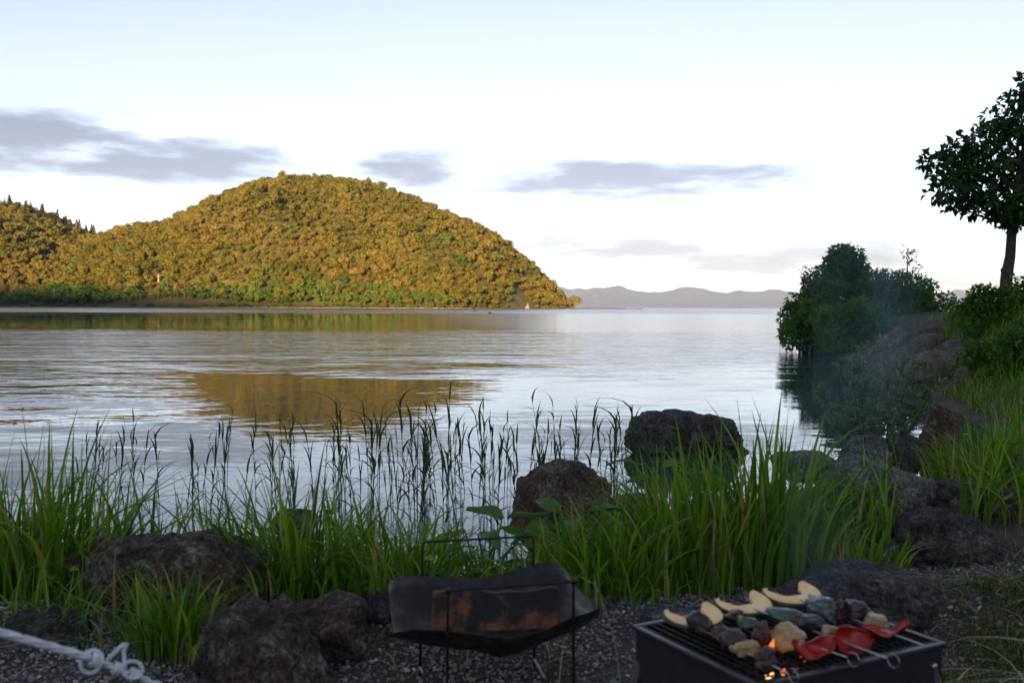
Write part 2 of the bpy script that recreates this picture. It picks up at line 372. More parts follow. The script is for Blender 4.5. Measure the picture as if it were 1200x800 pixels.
# ---- lake
def watermat():
    m, ns, ls = newmat('lake_water')
    o = ns.new('ShaderNodeOutputMaterial'); b = ns.new('ShaderNodeBsdfPrincipled')
    b.inputs['Base Color'].default_value = (0.026, 0.050, 0.060, 1); b.inputs['IOR'].default_value = 1.333
    b.inputs['Roughness'].default_value = 0.02; b.inputs['Specular IOR Level'].default_value = 0.5
    geo = ns.new('ShaderNodeNewGeometry'); sep = ns.new('ShaderNodeSeparateXYZ'); ls.new(geo.outputs['Position'], sep.inputs[0])
    def mth(op, a, bb=None, clamp=False):
        n = N(ns, 'ShaderNodeMath', operation=op, use_clamp=clamp)
        for i, q in enumerate((a, bb)):
            if q is None: continue
            if isinstance(q, (int, float)): n.inputs[i].default_value = q
            else: ls.new(q, n.inputs[i])
        return n.outputs[0]
    def noise(scale, sc3, detail=3, rough=0.55, dist=0.0):
        mp = N(ns, 'ShaderNodeMapping'); mp.inputs['Scale'].default_value = sc3; ls.new(geo.outputs['Position'], mp.inputs[0])
        n = N(ns, 'ShaderNodeTexNoise'); n.inputs['Scale'].default_value = scale; n.inputs['Detail'].default_value = detail
        n.inputs['Roughness'].default_value = rough; n.inputs['Distortion'].default_value = dist; ls.new(mp.outputs[0], n.inputs['Vector']); return n.outputs[0]
    def smap(v, a, bb, lo, hi):
        n = N(ns, 'ShaderNodeMapRange', interpolation_type='SMOOTHSTEP'); ls.new(v, n.inputs[0])
        for i, q in enumerate((a, bb, lo, hi)): n.inputs[i + 1].default_value = q
        return n.outputs[0]
    big = noise(0.09, (0.5, 1.0, 1), 4, 0.6)                  # patches of breeze
    wob = mth('MULTIPLY', mth('SUBTRACT', big, 0.5), 22)
    X, Y = sep.outputs[0], sep.outputs[1]
    yy = mth('ADD', Y, wob)
    # wind-ruffled zone between 22 m and 60 m, slick lanes beyond on the left, ruffled far out and on the right
    a1 = smap(yy, 18, 26, 0.0, 1.0)
    a2 = smap(yy, 48, 62, 1.0, 0.0)
    ruff = mth('MULTIPLY', mth('MULTIPLY', a1, a2), 0.55)
    side = mth('ADD', mth('ADD', X, mth('MULTIPLY', Y, 0.31)), mth('MULTIPLY', wob, 0.12))
    left = mth('MULTIPLY', smap(side, 0.4, -2.0, 0.0, 1.0), smap(yy, 9, 14, 0.0, 0.36))
    left = mth('MULTIPLY', left, a2)
    lane = noise(0.020, (0.22, 2.2, 1), 3)
    lanes = smap(lane, 0.60, 0.66, 0.0, 0.5)
    right = mth('ADD', X, mth('MULTIPLY', Y, 0.10))
    rgt = smap(right, -9, 9, 0.0, 0.55)
    far = smap(mth('ADD', Y, mth('MULTIPLY', wob, 4)), 170, 235, 0.0, 1.0)
    beyond = mth('MULTIPLY', smap(yy, 48, 62, 0.0, 1.0), mth('MAXIMUM', mth('MAXIMUM', lanes, rgt), far))
    amp = mth('ADD', mth('MAXIMUM', mth('MAXIMUM', ruff, left), mth('MULTIPLY', beyond, 0.10)), smap(Y, 45, 80, 0.055, 0.014))
    # far off the ripples are finer than a pixel: microfacet roughness stands for them
    ls.new(mth('ADD', mth('ADD', mth('MULTIPLY', beyond, 0.19), mth('MULTIPLY', ruff, 0.06)), 0.02), b.inputs['Roughness'])
    h1 = noise(3.0, (0.62, 1.0, 1), 2, 0.5, 0.4)
    h2 = noise(11.0, (0.4, 1.0, 1), 2, 0.5)
    h3 = noise(1.0, (0.62, 1.0, 1), 2, 0.5, 0.6)
    h4 = noise(0.36, (0.55, 1.0, 1), 2, 0.5, 0.5)
    hs = mth('ADD', mth('ADD', mth('MULTIPLY', h1, 0.45), mth('MULTIPLY', h2, 0.07)), mth('ADD', mth('MULTIPLY', h3, 1.1), mth('MULTIPLY', h4, 1.6)))
    hh = mth('MULTIPLY', hs, mth('MULTIPLY', amp, 0.11))
    bp = N(ns, 'ShaderNodeBump'); bp.inputs['Strength'].default_value = 1.0; bp.inputs['Distance'].default_value = 1.0
    ls.new(hh, bp.inputs['Height']); ls.new(bp.outputs[0], b.inputs['Normal'])
    ls.new(b.outputs[0], o.inputs[0]); return m
M['water'] = watermat()
wv = [(-45000, 2.0, WATER), (45000, 2.0, WATER), (45000, 60000, WATER), (-45000, 60000, WATER)]
w = link('lake_water', npmesh('lake_water', wv, np.array([[0, 1, 2, 3]])), M['water']); tag(w, kind='structure')

# ---- wooded hill across the lake
RNG = np.random.default_rng(7)
YR = 1000.0
prof = [(-700, 250), (-450, 225), (-250, 222), (-120, 232), (0, 240), (40, 248), (70, 262), (100, 274), (116, 279), (135, 275), (165, 266), (200, 258), (240, 245), (262, 234), (285, 222),
        (310, 213), (345, 207), (400, 206), (430, 212), (470, 228), (510, 242), (540, 255), (565, 265), (582, 273), (600, 288), (620, 304), (640, 323), (655, 341), (668, 352), (690, 366), (760, 375)]
hx = np.array([P(u, v, YR).x for u, v in prof]); hz = np.array([P(u, v, YR).z for u, v in prof]) - 7.0
def hill_front(x): return 765 + 190 * sstep(x, -70, 72) + 6 * np.sin(x * 0.03) + 4 * np.sin(x * 0.011 + 2)
def fnoise(x, y, s, seed=0.0):
    return (np.sin(x / s + 1.7 * np.sin(y / s * 0.8 + seed) + seed) + np.sin(y / s * 1.13 + 1.3 * np.sin(x / s * 0.9 + 2 * seed))) * 0.5
def hill_z(x, y):
    x = np.asarray(x, float); y = np.asarray(y, float)
    h = np.interp(x, hx, hz); yb = hill_front(x)
    t = (y - yb) / np.maximum(YR - yb, 40)
    S = np.where(t < 1, np.sin(np.clip(t, 0, 1) * math.pi / 2) ** 1.2, np.cos(np.clip((t - 1) * 0.55, 0, 1) * math.pi / 2))
    und = 9.0 * fnoise(x, y, 38, 1.0) + 4.0 * fnoise(x, y, 17, 2.2)
    z = np.maximum(h, -3) * S + und * np.sin(np.clip(t, 0, 1) * math.pi) * np.clip(h / 40, 0, 1)
    return np.where(t < 0, np.maximum((y - yb) * 0.25, -3.0), z) + 0.4
M['hill_soil'] = simple('hill_soil', (0.075, 0.072, 0.02), 0.95, nscale=0.08, var=0.4, world=True)
hill = link('hill', grid_mesh('hill', np.arange(-900, 130, 8.0), np.arange(735, 1330, 8.0), hill_z), M['hill_soil']); tag(hill, kind='structure')

# ---- distant mountain range
mp_ = [(200, 345), (500, 338), (600, 336), (645, 332), (665, 338), (690, 338), (712, 336), (726, 334.5), (745, 341), (762, 342), (780, 341), (800, 336), (812, 335.5), (835, 341), (850, 343), (866, 340), (888, 342), (902, 338), (916, 339), (935, 345), (1000, 350),
       (1060, 350), (1100, 345), (1125, 339), (1145, 343), (1200, 346), (1400, 343), (1700, 347)]
MY = 21000.0
_r = random.Random(3); mp_ = [q for a, b in zip(mp_[:-1], mp_[1:]) for q in [a] + [(a[0] + (b[0] - a[0]) * t, a[1] + (b[1] - a[1]) * t + _r.uniform(-.9, .9)) for t in (.25, .5, .75)]] + [mp_[-1]]
mx_ = np.array([P(u, v, MY).x for u, v in mp_]); mz_ = np.array([P(u, v, MY).z for u, v in mp_])
def mount_z(x, y):
    h = np.interp(x, mx_, mz_); t = (y - 18200) / (MY - 18200)
    ridges = np.abs(fnoise(x, y, 420, 0.4)) * 0.5 + np.abs(fnoise(x, y, 190, 1.9)) * 0.3 + np.abs(fnoise(x, y, 90, 4.1)) * 0.12
    s = np.clip(t, 0, 1)
    return np.where(t <= 1, h * (s ** 0.9) * (1 - 0.75 * ridges * np.sin(s * math.pi) ** 0.8), h * np.clip(1 - (t - 1), 0, 1)) - 2 + 10 * (fnoise(x, y, 60, 3) ) * s
M['mountain'] = simple('mountain', (0.055, 0.055, 0.062), 0.95, nscale=0.002, var=0.4, world=True)
mt = link('mountains', grid_mesh('mountains', np.arange(-8000, 20000, 70.0), np.arange(18150, 23500, 110.0), mount_z), M['mountain']); tag(mt, kind='structure')

# ---- ridge behind the camera: the evening shadow over the near shore and the foot of the hill
def ridge_z(x, y):
    h = 399 - 0.055 * np.clip(x + 876, -700, 700)
    h = h + 6 * fnoise(x, x * 0, 160, 0.3)
    return h * np.clip(1 - np.abs(y + 1900) / 500.0, 0, 1) ** 0.8 - 1
rd = link('hills', grid_mesh('hills', np.arange(-5000, 4000, 60.0), np.arange(-2500, -1300, 50.0), ridge_z), M['hill_soil']); tag(rd, kind='structure')

# ------------------------------------------------------------------ foliage builders (numpy)
def unit(a): return a / np.maximum(np.linalg.norm(a, axis=-1, keepdims=True), 1e-9)
def leaf_arrays(pos, direc, nrm, length, width, fold=0.25):
    """two folded triangles pairs per leaf: 5 verts -> 4 triangles as 2 quads"""
    n = len(pos); d = unit(direc); s = unit(np.cross(d, nrm)); u = np.cross(s, d)
    L = np.asarray(length).reshape(-1, 1) * np.ones((n, 1)); W = np.asarray(width).reshape(-1, 1) * np.ones((n, 1))
    base = pos; tip = pos + d * L - u * L * 0.12
    l1 = pos + d * L * 0.45 + s * W * 0.5 + u * W * fold; r1 = pos + d * L * 0.45 - s * W * 0.5 + u * W * fold
    V = np.stack([base, l1, tip, r1], 1).reshape(-1, 3)
    i = np.arange(n)[:, None] * 4
    T = np.concatenate([i + np.array([[0, 2, 1]]), i + np.array([[0, 3, 2]])], 0)
    return V, T
def lobes_foliage(rng, lobes, n_per_area, leaf, width, shell=0.55, jitter=0.9, droop=0.3, rlo=0.0, rhi=1.0):
    """leaves spread through the outer shell of a set of lobes (cx,cy,cz,rx,ry,rz)"""
    ps, ds, ns_, rs = [], [], [], []
    for (cx, cy, cz, rx, ry, rz) in lobes:
        n = int(n_per_area * (rx * ry + ry * rz + rx * rz) / 3 * 4 * math.pi) + 4
        v = unit(rng.normal(size=(n, 3))); r = shell + (1.12 - shell) * rng.random((n, 1)) ** 0.7
        p = v * r * np.array([rx, ry, rz]) + np.array([cx, cy, cz])
        out = unit(v / np.array([rx, ry, rz]))
        d = unit(out + rng.normal(size=(n, 3)) * jitter * 0.7 + np.array([0, 0, -droop]))
        nn = unit(out * 0.8 + np.array([0, 0, 0.7]) + rng.normal(size=(n, 3)) * 0.45)
        ps.append(p); ds.append(d); ns_.append(nn)
        lobe_t = rng.random() * 0.35
        rs.append(np.clip(rlo + (rhi - rlo) * (lobe_t + 0.65 * rng.random(n)), 0, 1))
    p = np.concatenate(ps); d = np.concatenate(ds); nn = np.concatenate(ns_); r = np.concatenate(rs)
    sc = 0.7 + 0.6 * rng.random(len(p))
    V, T = leaf_arrays(p, d, nn, leaf * sc, width * sc)
    return V, T, np.repeat(r, 4)

# far broadleaf crown: lobed, clumps of leaves one to two pixels across
def far_crown(seed, h=9.0, r=4.6, n_lobes=14, clump=0.95, dens=3.6):
    rng = np.random.default_rng(seed); lobes = []
    for i in range(n_lobes):
        a = rng.random() * 6.283; e = rng.random() ** 0.7
        rad = r * (0.5 + .35 * rng.random()) * math.sqrt(1 - e * e * 0.8)
        lr = r * (0.20 + 0.28 * rng.random())
        lobes.append((math.cos(a) * rad, math.sin(a) * rad, h * 0.42 + e * h * 0.40, lr, lr, lr * 0.8))
    lobes.append((0, 0, h * 0.5, r * 0.62, r * 0.62, h * 0.36))
    ps, ds, nn, rr = [], [], [], []
    for (cx, cy, cz, rx, ry, rz) in lobes:
        n = int(dens * rx * ry * 4)
        v = unit(rng.normal(size=(n, 3)) + np.array([0, 0, 0.35]))
        p = v * np.array([rx, ry, rz]) * (0.86 + 0.22 * rng.random((n, 1))) + np.array([cx, cy, cz])
        tang = unit(np.cross(v, rng.normal(size=(n, 3))))
        ps.append(p - tang * clump * 0.5); ds.append(tang); nn.append(unit(v + np.array([0, 0, .15]) + rng.normal(size=(n, 3)) * 0.24))
        lt = rng.random(); rr.append(np.clip(0.15 + 0.45 * lt + 0.25 * rng.random(n), 0, 1))
    p = np.concatenate(ps); sc = 0.65 + 0.7 * rng.random(len(p))
    V, T = leaf_arrays(p, np.concatenate(ds), np.concatenate(nn), clump * sc, clump * 0.95 * sc, fold=-0.12)
    return npmesh('crown', V, T, rnd=np.repeat(np.concatenate(rr), 4), smooth=False)
def far_trunk(h=9.0, r=0.28):
    mb = MB(); mb.tube([(0, 0, -1.5), (0.05, 0, h * 0.2), (0.2, 0.1, h * 0.55)], [r * 1.3, r, r * 0.5], 6); return mb.mesh('trunk')
def conifer_crown(seed, h=11.0, r=3.3):
    rng = np.random.default_rng(seed); n = 420
    t = rng.random(n) ** 0.8; z = 1.2 + t * (h - 1.2); a = rng.random(n) * 6.283
    rad = r * (1 - t) * (0.55 + 0.5 * rng.random(n)) * (0.85 + 0.3 * np.sin(z * 4.2)) + 0.08
    out = np.stack([np.cos(a), np.sin(a), -0.35 + 0 * a], 1)
    p = np.stack([np.cos(a) * rad * 0.4, np.sin(a) * rad * 0.4, z], 1)
    V, T = leaf_arrays(p, out, np.stack([np.cos(a) * .4, np.sin(a) * .4, np.ones(n)], 1) + rng.normal(size=(n, 3)) * .25, 0.4 + rad * 0.8, 0.55 + 0.25 * rad, 0.1)
    return npmesh('crown', V, T, rnd=np.repeat(rng.random(n), 4), smooth=False)

CROWN_W = [far_crown(100 + i, 9.0 + (i % 3) * 0.8, 4.4 + 0.3 * (i % 4)) for i in range(7)]
CROWN_G = [far_crown(200 + i, 8.4 + (i % 3) * 0.9, 4.3 + 0.35 * (i % 3)) for i in range(5)]
for c in CROWN_W: c.materials.append(M['crown_warm'])
for c in CROWN_G: c.materials.append(M['crown_green'])
TRUNK = far_trunk(); TRUNK.materials.append(M['bark_far'])
CON = [conifer_crown(300 + i, 10.5 + i) for i in range(3)]
for c in CON: c.materials.append(M['crown_conifer'])

# scatter points over the slope, blue-noise-ish jittered grid
def hill_points():
    rng = np.random.default_rng(11); pts = []
    step = 4.7
    for y in np.arange(772, 1090, step):
        for x in np.arange(-640, 85, step):
            pts.append((x + rng.uniform(-.42, .42) * step, y + rng.uniform(-.42, .42) * step))
    p = np.array(pts); z = hill_z(p[:, 0], p[:, 1]); yb = hill_front(p[:, 0])
    ok = (p[:, 1] > yb + 3) & (z > 0.3) & (p[:, 0] / p[:, 1] > -0.60)
    t = (p[:, 1] - yb) / np.maximum(YR - yb, 40); ok &= t < 1.25
    # a gap for the landing steps
    c = P(612, 354, 905); ok &= ~((np.abs(p[:, 0] - c.x) < 9.0) & (p[:, 1] < 903) & (p[:, 1] > 860))
    c2 = P(186, 342, 800); ok &= ~((np.abs(p[:, 0] - c2.x) < 4.0) & (p[:, 1] < 806))
    return p[ok], z[ok], t[ok], rng
hp, hpz, hpt, hrng = hill_points()
order = np.argsort(hp[:, 1] - hill_front(hp[:, 0]))
N_IND = 290
ind = order[:N_IND]; rest = order[N_IND:]
def place_tree(x, y, z, s, crown, label, group, cat='tree', name='broadleaf_tree', trunk=True, rz=0.0, sz=1.0):
    e = empty(name, (x, y, z), rz); e.scale = (s, s, s * sz); tag(e, label, cat, group)
    link('crown', crown, None, e)
    if trunk: link('trunk', TRUNK, None, e)
    return e
for k, i in enumerate(ind):
    x, y = hp[i]; u = 600 + x / y * F
    green = (u < 300 and hrng.random() < 0.85) or (u < 530 and hrng.random() < 0.75) or hrng.random() < 0.12
    s = hrng.uniform(0.62, 1.0) * (0.85 if y - hill_front(x) < 14 else 1.0)
    if green:
        place_tree(x, y, hpz[i], s, CROWN_G[k % 5], ('small' if s < .70 else 'large' if s > .86 else 'mid-sized') + ' rounded green broadleaf tree at the shaded foot of the wooded hill', 'green trees along the far shore', rz=hrng.random() * 6.28)
    else:
        place_tree(x, y, hpz[i], s, CROWN_W[k % 7], ('small' if s < .70 else 'large' if s > .86 else 'mid-sized') + ' golden sunlit broadleaf tree at the foot of the wooded hill', 'golden trees along the far shore', rz=hrng.random() * 6.28)
# low bushes at the water's edge
srng = np.random.default_rng(15)
for k in range(120):
    x = -560 + k * 5.2 + srng.uniform(-2, 2)
    if x > 62 or (-345 < x < -258 and srng.random() < .8) or abs(x - 9) < 9: continue
    y = float(hill_front(np.array(x))) + srng.uniform(-1, 3)
    place_tree(x, y, -1.6, srng.uniform(.38, .72), CROWN_W[k % 7] if x > -60 or srng.random() < .12 else CROWN_G[k % 5], 'low rounded bush at the water edge below the wooded hill', 'bushes along the far shore', cat='bush', name='shore_bush', trunk=False, rz=srng.random() * 6.28)
# single trees that stand out
p = P(683, 359.5, 880)
place_tree(p.x - 6, 882, 0.3, 1.15, CROWN_W[2], 'lone round dark tree on the tip of the cape', None)
p = P(98, 358, 772); place_tree(p.x, 772, 0.3, 1.9, CROWN_G[1], 'pale green spreading tree with visible trunk on the far shore', None)
p = P(120, 358, 772); place_tree(p.x, 773, 0.2, 1.35, CROWN_G[3], 'broad bushy tree beside the pale green spreading tree', None)
p = P(235, 356, 790); place_tree(p.x, 790, 0.6, 2.1, CROWN_G[2], 'large domed green tree beside the reddish pillar', None)
# conifers along the left skyline
crng = np.random.default_rng(5)
for k in range(27):
    u = -8 + k * 4.6 + crng.uniform(-2, 2); x = P(u, 260, YR).x
    place_tree(x, YR - 8 + crng.uniform(-6, 10), float(hill_z(x, YR - 4)) + 4.5, crng.uniform(.75, 1.35), CON[k % 3],
               'small pointed conifer on the skyline of the low ridge', 'conifers on the ridge', cat='conifer', name='conifer_tree')
# the rest of the wood: one mass
def instancer(name, pts, rot, scl, idx, protos, label, cat, kind='stuff'):
    pc = bpy.data.collections.new(name + '_pieces')
    for i, (me, mats) in enumerate(protos):
        o = bpy.data.objects.new('%s_piece_%02d' % (name, i), me); pc.objects.link(o)
    me = bpy.data.meshes.new(name); me.vertices.add(len(pts)); me.vertices.foreach_set('co', np.asarray(pts, np.float32).ravel())
    a = me.attributes.new('rot', 'FLOAT_VECTOR', 'POINT'); a.data.foreach_set('vector', np.asarray(rot, np.float32).ravel())
    a = me.attributes.new('scl', 'FLOAT_VECTOR', 'POINT'); a.data.foreach_set('vector', np.asarray(scl, np.float32).ravel())
    a = me.attributes.new('idx', 'INT', 'POINT'); a.data.foreach_set('value', np.asarray(idx, np.int32))
    o = link(name, me); tag(o, label, cat, kind=kind)
    ng = bpy.data.node_groups.new(name, 'GeometryNodeTree')
    ng.interface.new_socket('Geometry', in_out='INPUT', socket_type='NodeSocketGeometry')
    ng.interface.new_socket('Geometry', in_out='OUTPUT', socket_type='NodeSocketGeometry')
    n, l = ng.nodes, ng.links
    gi = n.new('NodeGroupInput'); go = n.new('NodeGroupOutput'); iop = n.new('GeometryNodeInstanceOnPoints')
    ci = n.new('GeometryNodeCollectionInfo'); ci.inputs['Collection'].default_value = pc
    ci.inputs['Separate Children'].default_value = True; ci.inputs['Reset Children'].default_value = True
    def named(nm, t):
        q = n.new('GeometryNodeInputNamedAttribute'); q.data_type = t; q.inputs['Name'].default_value = nm; return q.outputs[0]
    l.new(gi.outputs[0], iop.inputs['Points']); l.new(ci.outputs[0], iop.inputs['Instance'])
    iop.inputs['Pick Instance'].default_value = True
    l.new(named('idx', 'INT'), iop.inputs['Instance Index'])
    l.new(named('rot', 'FLOAT_VECTOR'), iop.inputs['Rotation']); l.new(named('scl', 'FLOAT_VECTOR'), iop.inputs['Scale'])
    l.new(iop.outputs[0], go.inputs[0])
    md = o.modifiers.new('scatter', 'NODES'); md.node_group = ng
    return o
nr = len(rest)
s = np.clip(np.exp(hrng.normal(math.log(.68), .27, nr)), .38, 1.35); patch = fnoise(hp[rest, 0], hp[rest, 1], 30, 5.0); s = s * (1 + 0.18 * patch)
rotn = np.stack([hrng.uniform(-.12, .12, nr), hrng.uniform(-.12, .12, nr), hrng.uniform(0, 6.28, nr)], 1)
low_green = (hpt[rest] < 0.15 + .05 * patch) & (hp[rest, 0] / hp[rest, 1] < -0.10) & (hrng.random(nr) < 0.75)
idx = np.where(low_green | (hrng.random(nr) < 0.05), 7 + hrng.integers(0, 5, nr), hrng.integers(0, 7, nr))
instancer('forest', np.column_stack([hp[rest], hpz[rest] - 1.2 * s + .8 * patch]), rotn, np.column_stack([s * hrng.uniform(.8, 1.3, nr), s * hrng.uniform(.8, 1.3, nr), s * hrng.uniform(.7, 1.25, nr)]), idx,
          [(m, None) for m in CROWN_W] + [(m, None) for m in CROWN_G], 'golden broadleaf forest covering the domed hill across the lake', 'forest')

# far shore: low bank of bare earth and pale reeds
def strip(name, x0, x1, off, wdt, hgt, mat, seed, kind, label=None, cat=None):
    rng = np.random.default_rng(seed); xs = np.arange(x0, x1, 2.5)
    yb = hill_front(xs) - off; V = []
    for k, x in enumerate(xs):
        hh = hgt * (0.6 + 0.6 * rng.random()); yj = rng.uniform(-.6, .6)
        V += [(x, yb[k] + yj, WATER - 0.3), (x, yb[k] + yj + 0.2, WATER + hh), (x, yb[k] + wdt, WATER + hh * 1.15)]
    idx = np.arange(len(xs) - 1)[:, None] * 3
    Fq = np.concatenate([idx + np.array([[0, 3, 4, 1]]), idx + np.array([[1, 4, 5, 2]])], 0)
    o = link(name, npmesh(name, np.array(V), Fq, smooth=False), mat); tag(o, label, cat, kind=kind); return o
M['bank'] = simple('bank_earth', (0.16, 0.11, 0.075), 0.95, nscale=0.4, var=0.5, world=True)
M['pale_reed'] = simple('pale_reed', (0.20, 0.17, 0.10), 0.95, nscale=0.8, var=0.4, world=True)
strip('far_bank', -640, 20, 3.0, 8, 0.9, M['bank'], 3, 'structure')
strip('far_beach', -235, -130, 5.5, 5, 0.6, M['pale_reed'], 4, 'structure')

# reddish pillar and landing on the far shore
M['red_stone'] = simple('red_stone', (0.30, 0.17, 0.12), 0.8, nscale=1.5, var=0.2)
M['pink_stone'] = simple('pink_stone', (0.26, 0.14, 0.10), 0.85, nscale=0.5, var=0.25)
M['pale_paint'] = simple('pale_paint', (0.50, 0.48, 0.44), 0.6, nscale=3, var=0.1)
def far_pillar():
    p = P(186, 350, 792); e = empty('stone_pillar', (p.x, 792, hill_z(p.x, 792)))
    tag(e, 'slim reddish stone pillar with split foot among the far shore trees', 'pillar')
    for sx in (-1, 1):
        mb = MB(); mb.tube([(sx * 0.75, 0, -1), (sx * 0.5, 0, 4.5)], [0.42, 0.42], 8); mb.build('leg', M['red_stone'], e)
    mb = MB(); mb.tube([(0, 0, 4.5), (0, 0, 5.2), (0, 0, 8.6), (0, 0, 9.0)], [1.1, 0.9, 0.75, 1.25], 10); mb.build('shaft', M['red_stone'], e)
    mb = MB(); mb.tube([(0, 0, 9.0), (0, 0, 9.8), (0, 0, 10.6), (0, 0, 11.0)], [1.3, 1.15, 0.5, 0.1], 10); mb.build('cap', M['red_stone'], e)
far_pillar()
def far_landing():
    p = P(612, 360, 884); e = empty('landing_steps', (p.x, 884, WATER))
    tag(e, 'pinkish stone landing steps at the water below the hill', 'steps')
    for k in range(7):
        mb = MB(); wdt = 13.0 - k * 1.3
        mb.box((0.45 * k, k * 2.6 + 1.1, 0.1 + k * 0.42), (wdt, 2.6, 0.8 + k * 0.84)); mb.build('step', M['pink_stone'], e, False)
    mb = MB(); mb.tube([(-4.2, 9, 0), (-4.2, 9, 11.5)], [0.28, 0.22], 8); mb.build('post', M['pale_paint'], e)
    mb = MB(); mb.box((-4.2, 8.7, 11.0), (1.6, 0.3, 1.5)); mb.build('sign_board', M['pale_paint'], e, False)
far_landing()
def far_hut(u, v, yy, label):
    p = P(u, v, yy); e = empty('white_hut', (p.x, yy, float(hill_z(p.x, yy)))); tag(e, label, 'hut')
    h = p.z - float(hill_z(p.x, yy)) + 0.9
    mb = MB(); mb.box((0, 0, h / 2 - .5), (2.0, 2.0, h + 1.0)); mb.build('wall', M['pale_paint'], e, False)
    mb = MB(); mb.add([(-1.2, -1.2, h), (1.2, -1.2, h), (1.2, 1.2, h), (-1.2, 1.2, h), (-1.2, 0, h + .8), (1.2, 0, h + .8)], [(0, 1, 5, 4), (2, 3, 4, 5), (0, 4, 3), (1, 2, 5), (0, 3, 2, 1)])
    mb.build('roof', M['red_stone'], e, False)
hy = 820.0
while float(hill_z(P(568, 350.5, hy).x, hy)) < P(568, 350.5, hy).z - 1.2: hy += 1.0
far_hut(568, 350.0, hy, 'tiny white hut peeping out of the golden trees near the shore')
def drift_log(u, v, ln_, label):
    p = Pz(u, v, WATER + 0.02); mb = MB()
    mb.tube([(-ln_ / 2, 0, 0), (-ln_ * .2, 0.05, .06), (ln_ * .2, 0, .03), (ln_ / 2, 0.1, .12)], [.08, .13, .12, .05], 7)
    mb.tube([(ln_ * .1, 0, .03), (ln_ * .2, .05, .4)], [.05, .03], 5)
    o = mb.build('floating_log', M['bark']); o.location = (p.x, p.y, WATER + .03); tag(o, label, 'log')
drift_log(556, 364.6, 1.5, 'longer dark log floating on the lake below the hill')
drift_log(574, 367.2, 0.7, 'short dark log floating on the lake below the hill')
def stake():
    y = 66.0; p = Pz(914, 383, WATER); e = MB()
    e.tube([(0, 0, -0.8), (0.02, 0, 0.7), (0.0, 0, 1.35)], [.04, .035, .03], 7)
    o = e.build('mooring_stake', M['bark']); o.location = (p.x, p.y, WATER); tag(o, 'thin dark stake standing in the lake beside the headland bushes', 'stake')
stake()

# ------------------------------------------------------------------ boulders
def rock_mesh(name, seed, size, sub=4, planes=13, rough=0.09, flat=0.0, crack=0.0, cut=(.62, .92)):
    rng = random.Random(seed)
    bm = bmesh.new(); bmesh.ops.create_icosphere(bm, subdivisions=sub, radius=1.0)
    pl = []
    for i in range(planes):
        n = Vector((rng.gauss(0, 1), rng.gauss(0, 1), rng.gauss(0, 0.8))).normalized(); pl.append((n, rng.uniform(*cut)))
    if flat: pl.append((Vector((rng.uniform(-.15, .15), rng.uniform(-.15, .15), 1)).normalized(), flat))
    off = Vector((seed * 7.13, seed * 3.7, seed * 1.9))
    for v in bm.verts:
        d = v.co.normalized(); r = 1.0
        for n, q in pl:
            c = d.dot(n)
            if c > 0.05:
                k = q / c
                if k < r: r = k + (r - k) * 0.12
        p = d * r
        nz = mnoise.fractal(p * 1.6 + off, 0.9, 2.0, 5)
        nf = mnoise.fractal(p * 6.0 + off, 0.8, 2.1, 4)
        rid = abs(mnoise.noise(p * 2.6 + off * 2)); vd = mnoise.voronoi(p * 1.7 + off, distance_metric='DISTANCE', exponent=2.5)[0]; crk = max(0.0, .10 - (vd[1] - vd[0])) * 10 if crack else 0.0
        r2 = 1 + rough * nz * 1.5 + rough * 0.62 * nf - rough * 0.55 * max(0, 0.16 - rid) * 5 - crack * crk
        v.co = Vector((p.x * r2 * size[0], p.y * r2 * size[1], p.z * r2 * size[2]))
    me = bpy.data.meshes.new(name); bm.to_mesh(me); bm.free()
    me.polygons.foreach_set('use_smooth', [True] * len(me.polygons)); return me
def boulder(seed, u0, u1, vt, vb, y, mat, label, depth=None, rz=0.0, zb=None, flat=0.0, rough=0.09, sub=4, tilt=0.0, planes=13, sink=0.35, group=None, fill=1.0):
    """a boulder whose outline spans the given pixels at distance y; its base is sunk in the ground or lake bed"""
    a = P(u0, (vt + vb) / 2, y); b = P(u1, (vt + vb) / 2, y); top = P((u0 + u1) / 2, vt, y).z; bot = P((u0 + u1) / 2, vb, y).z
    wx = (b.x - a.x) / 2; hz_ = (top - bot) * (1 + sink) / 2; dp = depth if depth else wx * 0.85
    o = link('boulder', rock_mesh('boulder', seed, (wx * 1.08 * fill, dp * 1.05, hz_ * 1.08), max(sub, 5) if y < 10 else sub, planes, rough, flat, crack=.045), M[mat])
    o.location = ((a.x + b.x) / 2, y + dp * 0.25, top - hz_)
    o.rotation_euler = (0, tilt, rz); tag(o, label, 'boulder', group); return o
boulder(1, 742, 876, 478, 534, 8.9, 'rock_dark', 'big dark flat-topped boulder standing alone in the water behind the tall grass', flat=0.72, rough=0.10, tilt=0.04)
boulder(2, 598, 722, 549, 640, 5.2, 'rock_red', 'rounded reddish boulder between the reeds and the fire pit', rough=0.08, planes=14, tilt=0.35)
boulder(3, 58, 312, 622, 752, 3.15, 'rock_brown', 'large brown speckled boulder behind the grass tuft beside the rope', rough=0.07, planes=8, flat=0.8)
boulder(4, -60, 98, 720, 785, 2.75, 'rock_dark', 'low dark stone under the white rope beside the tall grass clump', rough=0.08, sub=4)
boulder(5, 228, 388, 700, 830, 2.42, 'rock_brown', 'rough grey-brown boulder on the gravel in front of the grass', rough=0.12, sub=5, planes=10)
boulder(6, 300, 446, 700, 775, 2.72, 'rock_red', 'sloping brown stone touching the back of the rough grey-brown boulder', rough=0.10, tilt=0.22)
boulder(7, 900, 1118, 668, 730, 2.95, 'rock_dark', 'long low dark rock lying just behind the charcoal grill', rough=0.09, flat=0.8, depth=0.22, sub=5)
boulder(8, 972, 1096, 535, 612, 4.7, 'rock_grey', 'smooth grey rounded boulder behind the short bright grass', rough=0.05, planes=6, depth=0.3)
